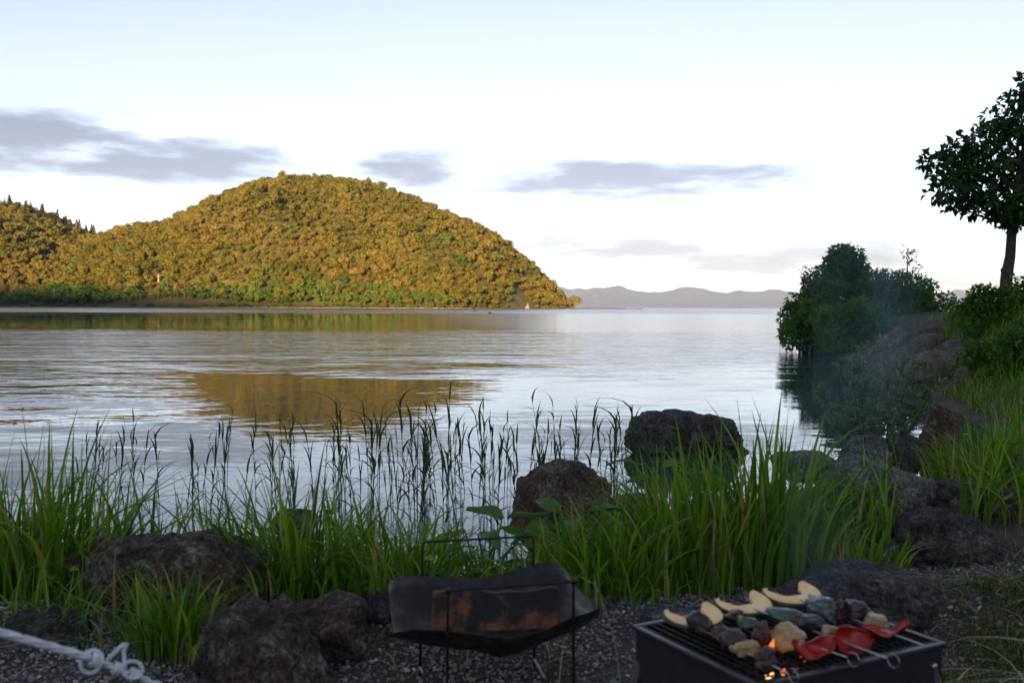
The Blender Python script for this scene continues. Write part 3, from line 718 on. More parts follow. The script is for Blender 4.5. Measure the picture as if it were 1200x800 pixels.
boulder(9, 982, 1048, 502, 552, 6.0, 'rock_grey', 'small pointed grey boulder at the foot of the pale willow shrub', rough=0.09)
boulder(10, 1040, 1088, 514, 548, 6.2, 'rock_dark', 'low dark stone between the pointed boulder and the thorny boulder', rough=0.09)
boulder(11, 1074, 1134, 483, 546, 6.6, 'rock_red', 'reddish upright boulder overgrown with dry twigs at the cove', rough=0.08)
boulder(12, 1048, 1172, 598, 672, 3.75, 'rock_dark', 'dark layered slab beside the gravel patch behind the grill', rough=0.10, flat=0.75, tilt=-0.12, sub=5)
boulder(13, 1080, 1215, 562, 628, 4.5, 'rock_dark', 'broad dark slab under the right-hand grass clump', rough=0.09, flat=0.7, tilt=0.1)
boulder(14, 1183, 1262, 532, 590, 5.0, 'rock_brown', 'brown boulder half out of view beside the right-hand grass clump', rough=0.08)
boulder(15, 905, 996, 526, 556, 7.2, 'rock_grey', 'low grey ledge of rock at the edge of the water', rough=0.08, flat=0.7)
boulder(16, 318, 370, 597, 622, 5.6, 'rock_dark', 'small dark stone awash among the reeds', rough=0.08)
boulder(17, 690, 800, 585, 650, 4.55, 'rock_red', 'reddish stone half hidden in the grass beside the rounded reddish boulder', rough=0.08, planes=8)
boulder(18, 905, 985, 582, 650, 4.1, 'rock_red', 'reddish stone buried in the tall grass before the smooth grey boulder', rough=0.08)
boulder(19, 752, 822, 711, 738, 2.75, 'rock_grey', 'pale flat stone on the gravel at the left corner of the grill', rough=0.06, flat=0.6, depth=0.1)
boulder(20, 424, 470, 690, 735, 2.95, 'rock_dark', 'small dark stone behind the left end of the fire pit', rough=0.08)
# headland boulders
HB = [(31, 1046, 1086, 378, 416, 21.0, 'grey slanting headland block under the dense bushes'),
      (32, 1080, 1118, 375, 396, 21.5, 'flat-topped headland block under the grassy ledge'),
      (33, 1070, 1122, 392, 418, 20.0, 'cracked headland block with a dark hollow above it'),
      (34, 1028, 1062, 392, 422, 21.0, 'rounded headland block half behind the willow shrub'),
      (35, 1024, 1090, 410, 446, 17.8, 'wide grey headland boulder sloping into the cove'),
      (36, 1058, 1146, 414, 476, 15.6, 'great reddish headland boulder rising from the cove water'),
      (37, 1012, 1048, 428, 460, 16.5, 'low headland boulder at the waterline behind the willow shrub'),
      (38, 1098, 1140, 400, 424, 17.6, 'small brown headland stone below the leafy hedge'),
      (39, 1018, 1040, 405, 432, 20.0, 'dark headland stone in the shade of the overhanging bush'),
      (40, 1118, 1160, 430, 468, 14.2, 'mossy headland stone beneath the trailing hedge')]
for s_, u0, u1, vt, vb, y, lab in HB:
    boulder(s_, u0, u1, vt, vb, y, 'rock_far', lab, rough=0.07, planes=10, depth=(u1 - u0) / F * y * 0.5)

# ------------------------------------------------------------------ headland shrubs, hedge, tree
def shrub(name, seed, u, vt, vb, half, y, mat, label, leaf=0.12, dens=150, n_lobes=16, depth=None, cat='shrub', stems=6, group=None, lobe_r=(0.22, 0.38), sparse=False, sky=0.0):
    rng = np.random.default_rng(seed)
    c = P(u, vb, y); top = P(u, vt, y).z; base = min(c.z, gz(c.x, y)) if not sparse else c.z
    base = c.z; H = top - base; R = half / F * y; D = depth or R * 0.8
    e = empty(name, (c.x, y, base)); tag(e, label, cat, group)
    lobes = []
    for i in range(n_lobes):
        a = rng.random() * 6.283; q = math.sqrt(rng.random()); e_ = rng.random() ** 0.8
        lr = rng.uniform(*lobe_r) * min(R, H * 0.9)
        zc = lr * 0.7 + e_ * max(H - 1.6 * lr, 0.05); k = math.sqrt(max(0.05, 1 - (max(e_ - 0.25, 0) / 0.8) ** 2))
        lobes.append((math.cos(a) * q * (R - lr * .6) * k, math.sin(a) * q * (D - lr * .6) * k, zc, lr, lr, lr * rng.uniform(.7, .95)))
    V, T, r = lobes_foliage(rng, lobes, dens, leaf, leaf * 0.5, shell=0.35 if sparse else 0.6)
    link('foliage', npmesh('foliage', V, T, rnd=r, smooth=False), M[mat], e)
    for i in range(stems):
        l = lobes[int(rng.integers(len(lobes)))]; mb = MB()
        b = Vector((l[0] * .25 + rng.normal() * .05 * R, l[1] * .25, -0.4)); t = Vector(l[:3]); mid = b.lerp(t, .5) + Vector((0, 0, .12 * H))
        mb.tube([b, b.lerp(mid, .5), mid, t], [0.03 * y / 20, .026 * y / 20, .02 * y / 20, .008], 6); mb.build('stem', M['bark'], e)
    return e
shrub('waterside_shrub', 51, 962, 322, 412, 46, 31, 'leaf_shrub', 'dense green bush overhanging the water at the tip of the headland', dens=150, n_lobes=46, leaf=.14)
shrub('small_tree', 52, 990, 286, 352, 34, 32, 'leaf_hedge', 'small round-crowned tree rising above the headland bushes', dens=170, n_lobes=40, leaf=.14)
shrub('waterside_shrub', 53, 1040, 313, 408, 62, 31, 'leaf_shrub', 'largest dark rounded bush in the middle of the headland', dens=120, n_lobes=38, leaf=.14)
shrub('waterside_shrub', 54, 1094, 326, 392, 36, 29, 'leaf_shrub', 'bushy shrub sloping down to the grassy headland ledge', dens=130, n_lobes=22, leaf=.13)
shrub('waterside_shrub', 55, 1000, 345, 418, 52, 27.5, 'leaf_shrub', 'drooping low shrub hanging over the shaded headland water', dens=140, n_lobes=30, leaf=.12)
shrub('waterside_shrub', 65, 946, 348, 410, 30, 29.5, 'leaf_shrub', 'small dense bush dipping its leaves in the lake at the headland tip', dens=150, n_lobes=26, leaf=.13)
shrub('twiggy_shrub', 56, 1062, 288, 345, 20, 31, 'leaf_red', 'sparse reddish-leaved branches sticking up above the largest dark bush', dens=55, n_lobes=9, sparse=True, leaf=.11, stems=9)
shrub('twiggy_shrub', 57, 945, 312, 372, 18, 30.5, 'leaf_red', 'thin sparse sprays leaning out over the lake beside the headland bush', dens=45, n_lobes=9, sparse=True, leaf=.10, stems=8)
shrub('twiggy_shrub', 58, 1084, 318, 352, 14, 30, 'leaf_red', 'bronze-leaved twigs behind the bush sloping to the headland ledge', dens=60, n_lobes=7, sparse=True, leaf=.10, stems=5)
shrub('hedge_shrub', 60, 1160, 334, 428, 42, 18.5, 'leaf_hedge', 'bright leafy shrub at the foot of the tall tree', dens=230, n_lobes=30, leaf=.10)
shrub('hedge_shrub', 61, 1206, 318, 415, 44, 19.5, 'leaf_hedge', 'taller leafy shrub against the trunk of the tall tree', dens=220, n_lobes=28, leaf=.10)
shrub('hedge_shrub', 62, 1150, 392, 455, 34, 14.5, 'leaf_hedge', 'low light green shrub trailing over the headland stones', dens=330, n_lobes=20, leaf=.075)
shrub('hedge_shrub', 63, 1204, 372, 462, 42, 13.5, 'leaf_hedge', 'shaded leafy shrub above the right-hand grass clump', dens=330, n_lobes=24, leaf=.08)
shrub('hedge_shrub', 64, 1126, 346, 388, 20, 22.5, 'leaf_hedge', 'low shrub between the headland ledge and the leafy hedge', dens=210, n_lobes=14, leaf=.10)

def tall_tree():
    y = 22.0; b = P(1178, 345, y); base = gz(b.x, y); e = empty('broadleaf_tree', (b.x, y, base))
    tag(e, 'tall large-leaved tree with slender bent trunk rising from the hedge', 'tree')
    rng = np.random.default_rng(77)
    loc = lambda u, v, dy=0.0: P(u, v, y + dy) - Vector((b.x, y, base))
    tr = [Vector((0.02, 0, -0.3)), loc(1178, 345), loc(1180, 322), loc(1184, 300), loc(1186, 270), loc(1189, 240), loc(1194, 205), loc(1202, 165), loc(1212, 125)]
    mb = MB(); mb.tube(tr, [.15, .125, .125, .105, .10, .085, .07, .05, .025], 12)
    t1 = loc(1181, 318); mb.tube([t1, t1 + Vector((-.13, -.05, .03))], [.09, .07], 8)
    mb.build('trunk', M['bark'], e)
    lb = [(1097, 190, 0, .42), (1112, 205, .6, .45), (1104, 225, -.5, .40), (1122, 180, .3, .50), (1128, 212, -.3, .52), (1118, 240, 0, .30), (1148, 165, 0, .55), (1140, 195, .8, .55), (1150, 222, -.4, .45), (1140, 250, .2, .22),
          (1172, 140, .2, .52), (1165, 185, -.6, .55), (1178, 205, .7, .5), (1196, 118, 0, .45), (1192, 150, -.6, .55), (1200, 185, .3, .55), (1168, 240, .4, .34), (1190, 232, -.5, .40), (1188, 262, .2, .30), (1210, 255, -.2, .4), (1215, 215, 0, .6),
          (1225, 160, .4, .65), (1222, 110, .2, .55), (1245, 135, -.3, .6), (1250, 190, .2, .65), (1245, 235, 0, .5), (1270, 160, .3, .5), (1208, 95, .4, .35), (1165, 255, -.3, .18), (1176, 248, -.4, .34), (1196, 250, -.5, .34), (1155, 235, -.6, .30), (1204, 232, .6, .4), (1132, 232, .5, .35)]
    lobes = []
    for i, (u, v, dy, r) in enumerate(lb):
        q = loc(u, v, dy); lobes.append((q.x, q.y, q.z, r * .74, r * .8, r * .56))
        sv = min(262.0, v + 48 + 12 * rng.random()); tv = [345, 322, 300, 270, 240, 205, 165, 125]
        s = Vector([float(np.interp(-sv, [-w_ for w_ in tv], [t_[ax] for t_ in tr[1:]])) for ax in range(3)])
        mid = s.lerp(q, .5) + Vector((0, 0, -.12 + .2 * rng.random()))
        mb = MB(); mb.tube([s, s.lerp(mid, .6), mid, q], [.045, .035, .026, .010], 6)
        for _ in range(6):
            a_ = mid.lerp(q, rng.random()); w_ = q + Vector(rng.normal(size=3)) * r * .55; mb.tube([a_, a_.lerp(w_, .5) + Vector((0, 0, .04)), w_], [.012, .009, .004], 5)
        mb.build('limb', M['bark'], e)
    V, T, r = lobes_foliage(rng, lobes, 78, .18, .11, shell=.1, droop=.4)
    link('crown', npmesh('crown', V, T, rnd=r, smooth=False), M['leaf_tree'], e)
tall_tree()

def willow():
    y = 8.6; b = P(1022, 528, y); e = empty('willow_shrub', (b.x, y, b.z)); tag(e, 'airy pale grey-green willow shrub at the water behind the boulders', 'shrub')
    rng = np.random.default_rng(90); ps, ds, rr = [], [], []
    tips = [(960, 455), (972, 478), (985, 430), (1000, 425), (1012, 408), (1022, 415), (1040, 400), (1055, 412), (1066, 430), (1085, 428), (1090, 460), (1078, 475), (1035, 440), (1000, 460), (975, 500), (1050, 450), (1010, 445), (1098, 445), (1065, 480), (990, 490)]
    for (u, v) in tips:
        t = P(u, v, y + rng.uniform(-.35, .35)) - Vector((b.x, y, b.z)); s = Vector((rng.uniform(-.07, .07), rng.uniform(-.06, .06), -.12))
        mid = s.lerp(t, .5) + Vector((t.x * .18, 0, -.04 + .04 * rng.random())); pts = []
        for k in range(11):
            q = k / 10; pts.append(s * (1 - q) ** 2 + mid * 2 * q * (1 - q) + t * q * q)
        mb = MB(); mb.tube(pts, [.011 * (1 - .85 * k / 10) for k in range(11)], 6); mb.build('branch', M['bark'], e)
        # side twigs with narrow leaves
        for k in range(13):
            q = .25 + .75 * k / 12; o_ = s * (1 - q) ** 2 + mid * 2 * q * (1 - q) + t * q * q
            td = Vector(rng.normal(size=3)); td.z = abs(td.z) * .5 + .4; td.normalize(); L = rng.uniform(.08, .20) * (1.15 - .6 * q)
            n = 26
            for j in range(n):
                f = (j + rng.random()) / n; ps.append(o_ + td * L * f); d = td * .6 + Vector(rng.normal(size=3)) * .6; ds.append(d); rr.append(rng.random())
    p = np.array(ps); d = np.array(ds); n_ = len(p)
    sc = .75 + .5 * np.random.default_rng(3).random(n_)
    V, T = leaf_arrays(p, d, np.array([[0, 0, 1.0]]) + np.random.default_rng(4).normal(size=(n_, 3)) * .4, .050 * sc, .017 * sc)
    link('foliage', npmesh('foliage', V, T, rnd=np.repeat(rr, 4), smooth=False), M['leaf_willow'], e)
willow()

# ------------------------------------------------------------------ grass
def blades(base, height, ang, lean, width, rnd, K=7, seed=0, kink=None):
    rng = np.random.default_rng(seed); n = len(base)
    t = np.linspace(0, 1, K + 1)[None, :]
    hgt = height[:, None]; ln_ = lean[:, None]
    hor = hgt * ln_ * t ** 2.1
    ver = hgt * (t - 0.42 * np.minimum(ln_, 1.3) * t ** 3.0)
    dx, dy = np.cos(ang)[:, None], np.sin(ang)[:, None]
    side = rng.normal(0, .09, (n, 1)) * hgt * t ** 1.5
    c = np.stack([base[:, :1] + dx * hor - dy * side, base[:, 1:2] + dy * hor + dx * side, base[:, 2:3] + ver], -1)      # n,K+1,3
    wv = width[:, None] * np.minimum(1.0, .45 + t * 3.0) * (1 - t ** 1.8) ** .8 + 0.0006
    tw = ang[:, None] + math.pi / 2 + rng.normal(0, .8, (n, 1)) + rng.normal(0, .9, (n, 1)) * t
    s = np.stack([np.cos(tw), np.sin(tw), 0 * tw], -1)
    one = np.ones((n, K + 1)); up = np.stack([-dx * .25 * one, -dy * .25 * one, .25 * one], -1)
    l = c + s * wv[..., None] * .5 + up * wv[..., None] * .5; r = c - s * wv[..., None] * .5 + up * wv[..., None] * .5
    V = np.stack([l, c, r], 2).reshape(-1, 3)
    row = 3 * (K + 1); i = np.arange(n)[:, None, None] * row + (np.arange(K) * 3)[None, :, None]
    q1 = i + np.array([0, 1, 4, 3])[None, None, :]; q2 = i + np.array([1, 2, 5, 4])[None, None, :]
    Q = np.concatenate([q1.reshape(-1, 4), q2.reshape(-1, 4)], 0)
    return V, Q, np.repeat(rnd, row)
def tuft_arrays(rng, cx, cy, rad, n, hgt, wd=(.008, .018), lean=(.05, .75), seed=0, z=None):
    a = rng.random(n) * 6.283; q = np.sqrt(rng.random(n)) * rad
    x = cx + np.cos(a) * q; y = cy + np.sin(a) * q * .8; zz = ground_z(x, y) - .01 if z is None else np.full(n, z)
    out = np.arctan2(y - cy, x - cx) + rng.normal(0, .7, n)
    H = rng.uniform(hgt[0], hgt[1], n) * (1 - .25 * q / rad)
    L = np.clip(lean[0] + (lean[1] - lean[0]) * rng.random(n) ** 1.6, 0, 1.6)
    return np.column_stack([x, y, zz]), H, out, L, rng.uniform(wd[0], wd[1], n), rng.random(n)
def grass_clump(seed, u, y, rad, n, hgt, label, wd=(.006, .016), lean=(.05, .9), name='grass_clump', mat='grass'):
    rng = np.random.default_rng(seed); c = P(u, 600, y); cx = c.x
    b, H, out, L, W, R = tuft_arrays(rng, cx, y, rad, n, hgt, wd, lean)
    z0 = gz(cx, y); b = b - np.array([cx, y, z0])
    V, Q, r = blades(b, H, out, L, W, R, seed=seed)
    o = link(name, npmesh(name, V, Q, rnd=r), M[mat]); o.location = (cx, y, z0); tag(o, label, 'grass clump'); return o
grass_clump(401, 40, 3.25, .28, 240, (.30, .80), 'tall green grass clump beside the large brown speckled boulder', lean=(.1, 1.0))
grass_clump(402, 5, 3.45, .26, 190, (.34, .80), 'dense tall grass clump standing behind the low dark stone', lean=(.1, .7))
grass_clump(403, 205, 2.72, .11, 120, (.15, .36), 'grass tuft growing in front of the large brown speckled boulder', lean=(.1, .9))
grass_clump(404, 350, 3.35, .24, 220, (.24, .66), 'arching grass clump behind the rough grey-brown boulder', lean=(.1, .9))
grass_clump(405, 470, 3.25, .22, 170, (.22, .44), 'grass clump at the left end of the fire pit', lean=(.1, .8))
grass_clump(406, 905, 3.55, .24, 210, (.38, .84), 'tallest broad-bladed grass clump before the boulder in the water', wd=(.009, .022), lean=(.08, .7))
grass_clump(407, 820, 3.40, .25, 220, (.30, .70), 'upright grass clump behind the pale flat stone', lean=(.05, .6), wd=(.007, .018))
grass_clump(408, 720, 3.30, .24, 230, (.22, .44), 'thick grass clump at the right end of the fire pit', lean=(.1, .75))
grass_clump(409, 1000, 3.55, .20, 130, (.12, .29), 'short bright grass clump behind the long low dark rock', lean=(.1, .7))
grass_clump(410, 1160, 5.3, .34, 260, (.38, .68), 'tall grass clump on the slab beside the thorny boulder', lean=(.1, .75), wd=(.009, .019))
grass_clump(411, 1195, 6.2, .42, 230, (.42, .74), 'tall grass clump under the shaded leafy shrub', lean=(.1, .7), wd=(.009, .019))
grass_clump(412, 600, 3.6, .22, 70, (.12, .28), 'low grass clump behind the middle of the fire pit', lean=(.2, .9))
grass_clump(413, 960, 4.4, .24, 110, (.14, .30), 'grass clump in front of the smooth grey boulder', lean=(.1, .7))
# the mass of bank grass
def bank_grass():
    rng = np.random.default_rng(500)
    n = 5200; x = rng.uniform(-2.6, 1.75, n); d = rng.uniform(-.22, 1.05, n)
    ysh = np.interp(x, SHORE[:, 0], SHORE[:, 1]); y = ysh - d
    keep = (rng.random(n) < .30 + .7 * (fnoise(x * 10, y * 10, 3.2, 2.0) > -.15)) & (y > 3.12 + .14 * fnoise(x * 10, y * 10, 2.1, 3.0))
    x, y = x[keep], y[keep]; n = len(x)
    H = .14 + .46 * rng.random(n) ** 1.7; H *= 1 - .62 * np.exp(-((x + .05) / .24) ** 2)
    V, Q, r = blades(np.column_stack([x, y, ground_z(x, y) - .01]), H, rng.random(n) * 6.283, .05 + 1.15 * rng.random(n) ** 1.4, rng.uniform(.005, .017, n), rng.random(n), K=6, seed=8)
    o = link('bank_grass', npmesh('bank_grass', V, Q, rnd=r), M['grass']); tag(o, 'mass of long green grass along the lake bank', 'grass', kind='stuff')
    # shorter grass creeping out over the gravel
    n = 2300; x = rng.uniform(-1.5, 1.25, n); ysh = np.interp(x, SHORE[:, 0], SHORE[:, 1]); y = ysh - rng.uniform(.85, 1.5, n); m = fnoise(x * 10, y * 10, 1.7, 7.0)
    keep = (rng.random(n) < np.clip(.35 + .8 * m, 0, 1)) & (y > 2.7); x, y = x[keep], y[keep]; n = len(x)
    V, Q, r = blades(np.column_stack([x, y, ground_z(x, y) - .005]), .05 + .22 * rng.random(n) ** 1.6, rng.random(n) * 6.283, .1 + 1.1 * rng.random(n), rng.uniform(.004, .011, n), rng.random(n), K=5, seed=18)
    o = link('creeping_grass', npmesh('creeping_grass', V, Q, rnd=r), M['grass']); tag(o, 'short uneven grass creeping from the bank onto the gravel', 'grass', kind='stuff')
    # right bank and headland
    n = 15000; y = 4.2 + 21 * rng.random(n) ** 1.25; x = y * rng.uniform(.36, .58, n); dd = shore_dist(x, y)
    q = x / y; keep = (dd > .15) & np.where(y < 12, (q > np.where(y > 7.0, .415, .458) + .02 * fnoise(x * 10, y * 10, 3, 1)) & (rng.random(n) < np.where(y > 7.5, .7, .30)), np.where(y < 14.2, q > .432, np.where(y < 19.5, q > .475, q > .38))); x, y = x[keep], y[keep]; n = len(x)
    V, Q, r = blades(np.column_stack([x, y, ground_z(x, y) - .01]), np.where(y > 7, rng.uniform(.12, .36, n), rng.uniform(.2, .5, n)), rng.random(n) * 6.283, .1 + .9 * rng.random(n) ** 1.3, rng.uniform(.010, .02, n), rng.random(n), K=5, seed=9)
    o = link('headland_grass', npmesh('headland_grass', V, Q, rnd=r), M['grass']); tag(o, 'long grass along the right shore and headland', 'grass', kind='stuff')
    # short turf by the grill
    n = 42000; x = rng.uniform(.75, 2.6, n); y = rng.uniform(2.0, 4.6, n); m = fnoise(x * 10, y * 10, 2.6, 4.0)
    edge = (x - .42 * y) + .10 * m
    pr = np.clip((edge + .06) / .25, 0, 1) * np.clip(.55 + .6 * m + .5 * fnoise(x * 10, y * 10, 1.1, 6.0), .06, 1); keep = (rng.random(n) < pr) & (shore_dist(x, y) > .5); x, y = x[keep], y[keep]; n = len(x)
    V, Q, r = blades(np.column_stack([x, y, ground_z(x, y) - .004]), rng.uniform(.02, .075, n), rng.random(n) * 6.283, .2 + 1.0 * rng.random(n), rng.uniform(.003, .007, n), rng.random(n), K=4, seed=10)
    o = link('short_turf', npmesh('short_turf', V, Q, rnd=r), M['grass_short']); tag(o, 'patchy short turf on the gravel beside the grill', 'grass', kind='stuff')
    # dry straw
    n = 420; x = rng.uniform(-1.6, 2.4, n); y = rng.uniform(2.2, 4.6, n); keep = (shore_dist(x, y) > .05) & ((x > .6) | (rng.random(n) < .5)); x, y = x[keep], y[keep]; n = len(x)
    V, Q, r = blades(np.column_stack([x, y, ground_z(x, y) + .006]), rng.uniform(.06, .20, n), rng.random(n) * 6.283, rng.uniform(1.2, 3.5, n), rng.uniform(.002, .005, n), rng.random(n), K=6, seed=11)
    V[:, 2] = np.maximum(V[:, 2], ground_z(V[:, 0], V[:, 1]) + .004)
    o = link('dry_straw', npmesh('dry_straw', V, Q, rnd=r), M['straw']); tag(o, 'scattered dry straw on the gravel and between the rocks', 'straw', kind='stuff')
bank_grass()
def weeds():
    rng = np.random.default_rng(520); ps, ds = [], []
    for k in range(150):
        x = rng.uniform(-1.5, 1.45); y = np.interp(x, SHORE[:, 0], SHORE[:, 1]) - rng.uniform(.45, 1.15)
        if y < 2.95: continue
        h = rng.uniform(.04, .16); z = gz(x, y)
        for j in range(int(rng.integers(6, 15))):
            a = rng.random() * 6.283; q = rng.random() ** .6
            ps.append((x + math.cos(a) * .03 * q, y + math.sin(a) * .03 * q, z + h * q)); ds.append((math.cos(a), math.sin(a), rng.uniform(-.3, .5)))
    n = len(ps); sc = rng.uniform(.6, 1.3, n)
    V, T = leaf_arrays(np.array(ps), np.array(ds), np.array([[0, 0, 1.0]]) + rng.normal(size=(n, 3)) * .3, .045 * sc, .026 * sc)
    o = link('ground_weeds', npmesh('ground_weeds', V, T, rnd=np.repeat(rng.random(n) * .9, 4), smooth=False), M['grass']); tag(o, 'small leafy weeds along the foot of the bank grass', 'weeds', kind='stuff')
weeds()

# ------------------------------------------------------------------ reeds standing in the water
def reed_proto(seed, curl=False):
    rng = np.random.default_rng(seed); h = rng.uniform(.42, .66); bend = rng.normal(0, .05, 2)
    e = empty('reed'); pts = [Vector((bend[0] * q * q, bend[1] * q * q, -.25 + q * (h + .25))) for q in np.linspace(0, 1, 7)]
    if curl:
        c = pts[-1]; pts += [c + Vector((.018 * math.sin(a), 0, .03 + .018 * (1 - math.cos(a)))) for a in np.linspace(.2, 4.6, 9)]
    mb = MB(); mb.tube(pts, [.0034 - .0022 * k / (len(pts) - 1) for k in range(len(pts))], 5)
    st = mb.mesh('stem'); st.attributes.new('rnd', 'FLOAT', 'POINT').data.foreach_set('value', np.full(len(st.vertices), .35, np.float32))
    link('stem', st, M['reed'], e)
    nl = 3 if curl else int(rng.integers(5, 8))
    for k in range(nl):
        q = .38 + .62 * (k + rng.random() * .6) / nl; q = min(q, 1.0)
        b = np.array([[bend[0] * q * q, bend[1] * q * q, -.25 + q * (h + .25)]])
        drop = rng.random() < .28
        H = np.array([rng.uniform(.12, .26)]); ang = np.array([rng.random() * 6.283]); L = np.array([rng.uniform(.9, 1.9) if drop else rng.uniform(.12, .5)])
        V, Q, r = blades(b, H, ang, L, np.array([rng.uniform(.009, .018)]), np.array([rng.random()]), K=5, seed=int(seed * 10 + k))
        link('leaf', npmesh('leaf', V, Q, rnd=r), M['reed'], e)
    return e
def reeds():
    rng = np.random.default_rng(600); protos = [reed_proto(610 + i, curl=(i >= 7)) for i in range(9)]
    used = [False] * len(protos)
    spots = []
    while len(spots) < 165:
        u = rng.uniform(95, 790) if rng.random() < .42 else rng.normal(560, 130)
        if not 95 < u < 790: continue
        v = rng.uniform(556, 626)
        if u < 300: v = rng.uniform(566, 622)
        p = Pz(u, v, WATER)
        if shore_dist(np.array([p.x]), np.array([p.y]))[0] > -.12: continue
        if 735 < u < 880 and p.y > 7.4: continue
        spots.append((p, u))
    for k, (p, u) in enumerate(spots):
        i = int(rng.integers(0, 7)) if rng.random() < .87 else int(rng.integers(7, 9))
        o = copy_tree(protos[i]) if used[i] else protos[i]; used[i] = True
        s = rng.uniform(.65, 1.12) * (.85 if u < 330 else 1.0)
        o.location = (p.x, p.y, WATER); o.rotation_euler = (rng.normal(0, .05), rng.normal(0, .05), rng.random() * 6.283); o.scale = (s, s, s)
        if i >= 7: tag(o, 'wiry reed with a curled tip standing in the shallow water', 'reed', 'curled reeds in the shallows')
        else: tag(o, ('short' if s < .78 else 'tall' if s > .98 else 'middling') + ' thin dark-leaved reed standing in the shallow water', 'reed', 'reeds in the shallows')
reeds()

# ------------------------------------------------------------------ broad-leaved plant behind the fire pit
def broad_leaf_mesh(L, W, seed):
    rng = random.Random(seed); V = []; n = 8
    for i in range(n + 1):
        t = i / n; w_ = W * .5 * math.sin(math.pi * min(1, t * .97 + .02) ** .75) ** .8 if t < 1 else .001
        z = -.30 * L * t * t + .04 * L * math.sin(t * 7 + seed)
        for j, s_ in enumerate((-1, -.5, 0, .5, 1)):
            V.append((s_ * w_, t * L, z + .16 * W * abs(s_) + .02 * W * math.sin(t * 11 + s_ * 3)))
    Q = [(i * 5 + j, i * 5 + j + 1, (i + 1) * 5 + j + 1, (i + 1) * 5 + j) for i in range(n) for j in range(4)]
    return npmesh('leaf', np.array(V), np.array(Q), rnd=np.full(len(V), rng.random()))
def broad_plant(u, y, leaves, label, seed):
    c = P(u, 660, y); z = gz(c.x, y); e = empty('broad_leaved_plant', (c.x, y, z)); tag(e, label, 'plant'); rng = random.Random(seed)
    for k, (lu, lv, L, W, yaw, pitch) in enumerate(leaves):
        q = P(lu, lv, y + rng.uniform(-.06, .06)) - Vector((c.x, y, z))
        o = link('leaf', broad_leaf_mesh(L, W, seed + k), M['leaf_broad'], e); o.location = q; o.rotation_euler = (pitch, rng.uniform(-.3, .3), yaw)
        mb = MB(); s = Vector((rng.uniform(-.02, .02), rng.uniform(-.02, .02), -.03))
        mb.tube([s, s.lerp(q, .5) + Vector((0, 0, .04)), q], [.005, .004, .003], 6); st = mb.mesh('stem')
        st.attributes.new('rnd', 'FLOAT', 'POINT').data.foreach_set('value', np.full(len(st.vertices), .5, np.float32)); link('stem', st, M['leaf_broad'], e)
broad_plant(565, 3.45, [(545, 622, .17, .085, 1.9, -.25), (560, 625, .15, .08, -2.6, .1), (588, 610, .13, .085, 1.2, .5), (585, 622, .14, .07, -.7, -.1), (555, 645, .24, .05, 1.3, .1), (600, 640, .22, .05, -1.3, .1), (530, 640, .18, .06, 2.4, .0), (600, 655, .12, .07, -2.2, -.1), (615, 625, .16, .06, -.9, .3)],
            'broad-leaved plant with large pale green leaves behind the fire pit', 701)
broad_plant(672, 3.55, [(640, 605, .15, .07, 2.0, .3), (655, 600, .14, .07, .6, .4), (690, 598, .18, .07, -1.2, .1), (705, 602, .15, .065, -.6, .2), (672, 612, .16, .07, 2.9, .1), (720, 610, .15, .06, -1.8, 0), (650, 625, .16, .06, 1.6, 0)],
            'leafy plant with drooping leaves under the rounded reddish boulder', 731)
broad_plant(790, 4.1, [(755, 545, .15, .05, 1.6, .3), (775, 548, .13, .05, -1.0, .3), (800, 556, .15, .05, -1.5, .2), (762, 560, .13, .05, 2.2, .2), (790, 570, .12, .05, .4, .1)],
            'slim leafy plant in the tall grass before the boulder in the water', 751)

# ------------------------------------------------------------------ gravel
def gravelmat():
    m, ns, ls = newmat('pebble'); o = ns.new('ShaderNodeOutputMaterial'); b = ns.new('ShaderNodeBsdfPrincipled')
    oi = ns.new('ShaderNodeObjectInfo'); r = ramp(ns, [(0, (.06, .07, .075)), (.35, (.15, .16, .165)), (.6, (.22, .22, .21)), (.8, (.17, .15, .13)), (.93, (.32, .32, .30)), (1, (.52, .51, .49))])
    ls.new(oi.outputs['Random'], r.inputs[0]); nz = N(ns, 'ShaderNodeTexNoise'); nz.inputs['Scale'].default_value = 2.5; nz.inputs['Detail'].default_value = 4
    ls.new(coord(ns, ls), nz.inputs['Vector']); r2 = ramp(ns, [(.3, (.65, .65, .65)), (.7, (1.3, 1.3, 1.3))]); ls.new(nz.outputs[0], r2.inputs[0])
    mx = N(ns, 'ShaderNodeMix', data_type='RGBA', blend_type='MULTIPLY'); mx.inputs[0].default_value = 1; ls.new(r.outputs[0], mx.inputs[6]); ls.new(r2.outputs[0], mx.inputs[7])
    ls.new(mx.outputs[2], b.inputs['Base Color']); b.inputs['Roughness'].default_value = .75; ls.new(b.outputs[0], o.inputs[0]); return m
M['pebble'] = gravelmat()
def gravel():
    rng = np.random.default_rng(800); pr = []
    for i in range(6):
        me = rock_mesh('pebble', 40 + i, (1.0, .8, .62), sub=2, planes=9, rough=.05); me.materials.append(M['pebble']); pr.append((me, None))
    n = 30000; y = rng.uniform(2.0, 3.7, n); x = rng.uniform(-.62, .62, n) * y
    d = shore_dist(x, y); m = fnoise(x * 10, y * 10, 2.6, 4.0)
    keep = (d > .55 + .15 * m) & ((x - .42 * y + .10 * m < .15) | (m < .1) | (rng.random(n) < .25)); x, y = x[keep], y[keep]; n = len(x)
    s = np.exp(rng.normal(math.log(.0048), .36, n)); rot = rng.uniform(0, 6.283, (n, 3)) * np.array([.12, .12, 1])
    instancer('gravel', np.column_stack([x, y, ground_z(x, y) + s * .25 + rng.random(n) * .003]), rot, np.column_stack([s, s, s]), rng.integers(0, 6, n), pr, 'fine grey gravel around the fire pit and grill', 'gravel')
gravel()

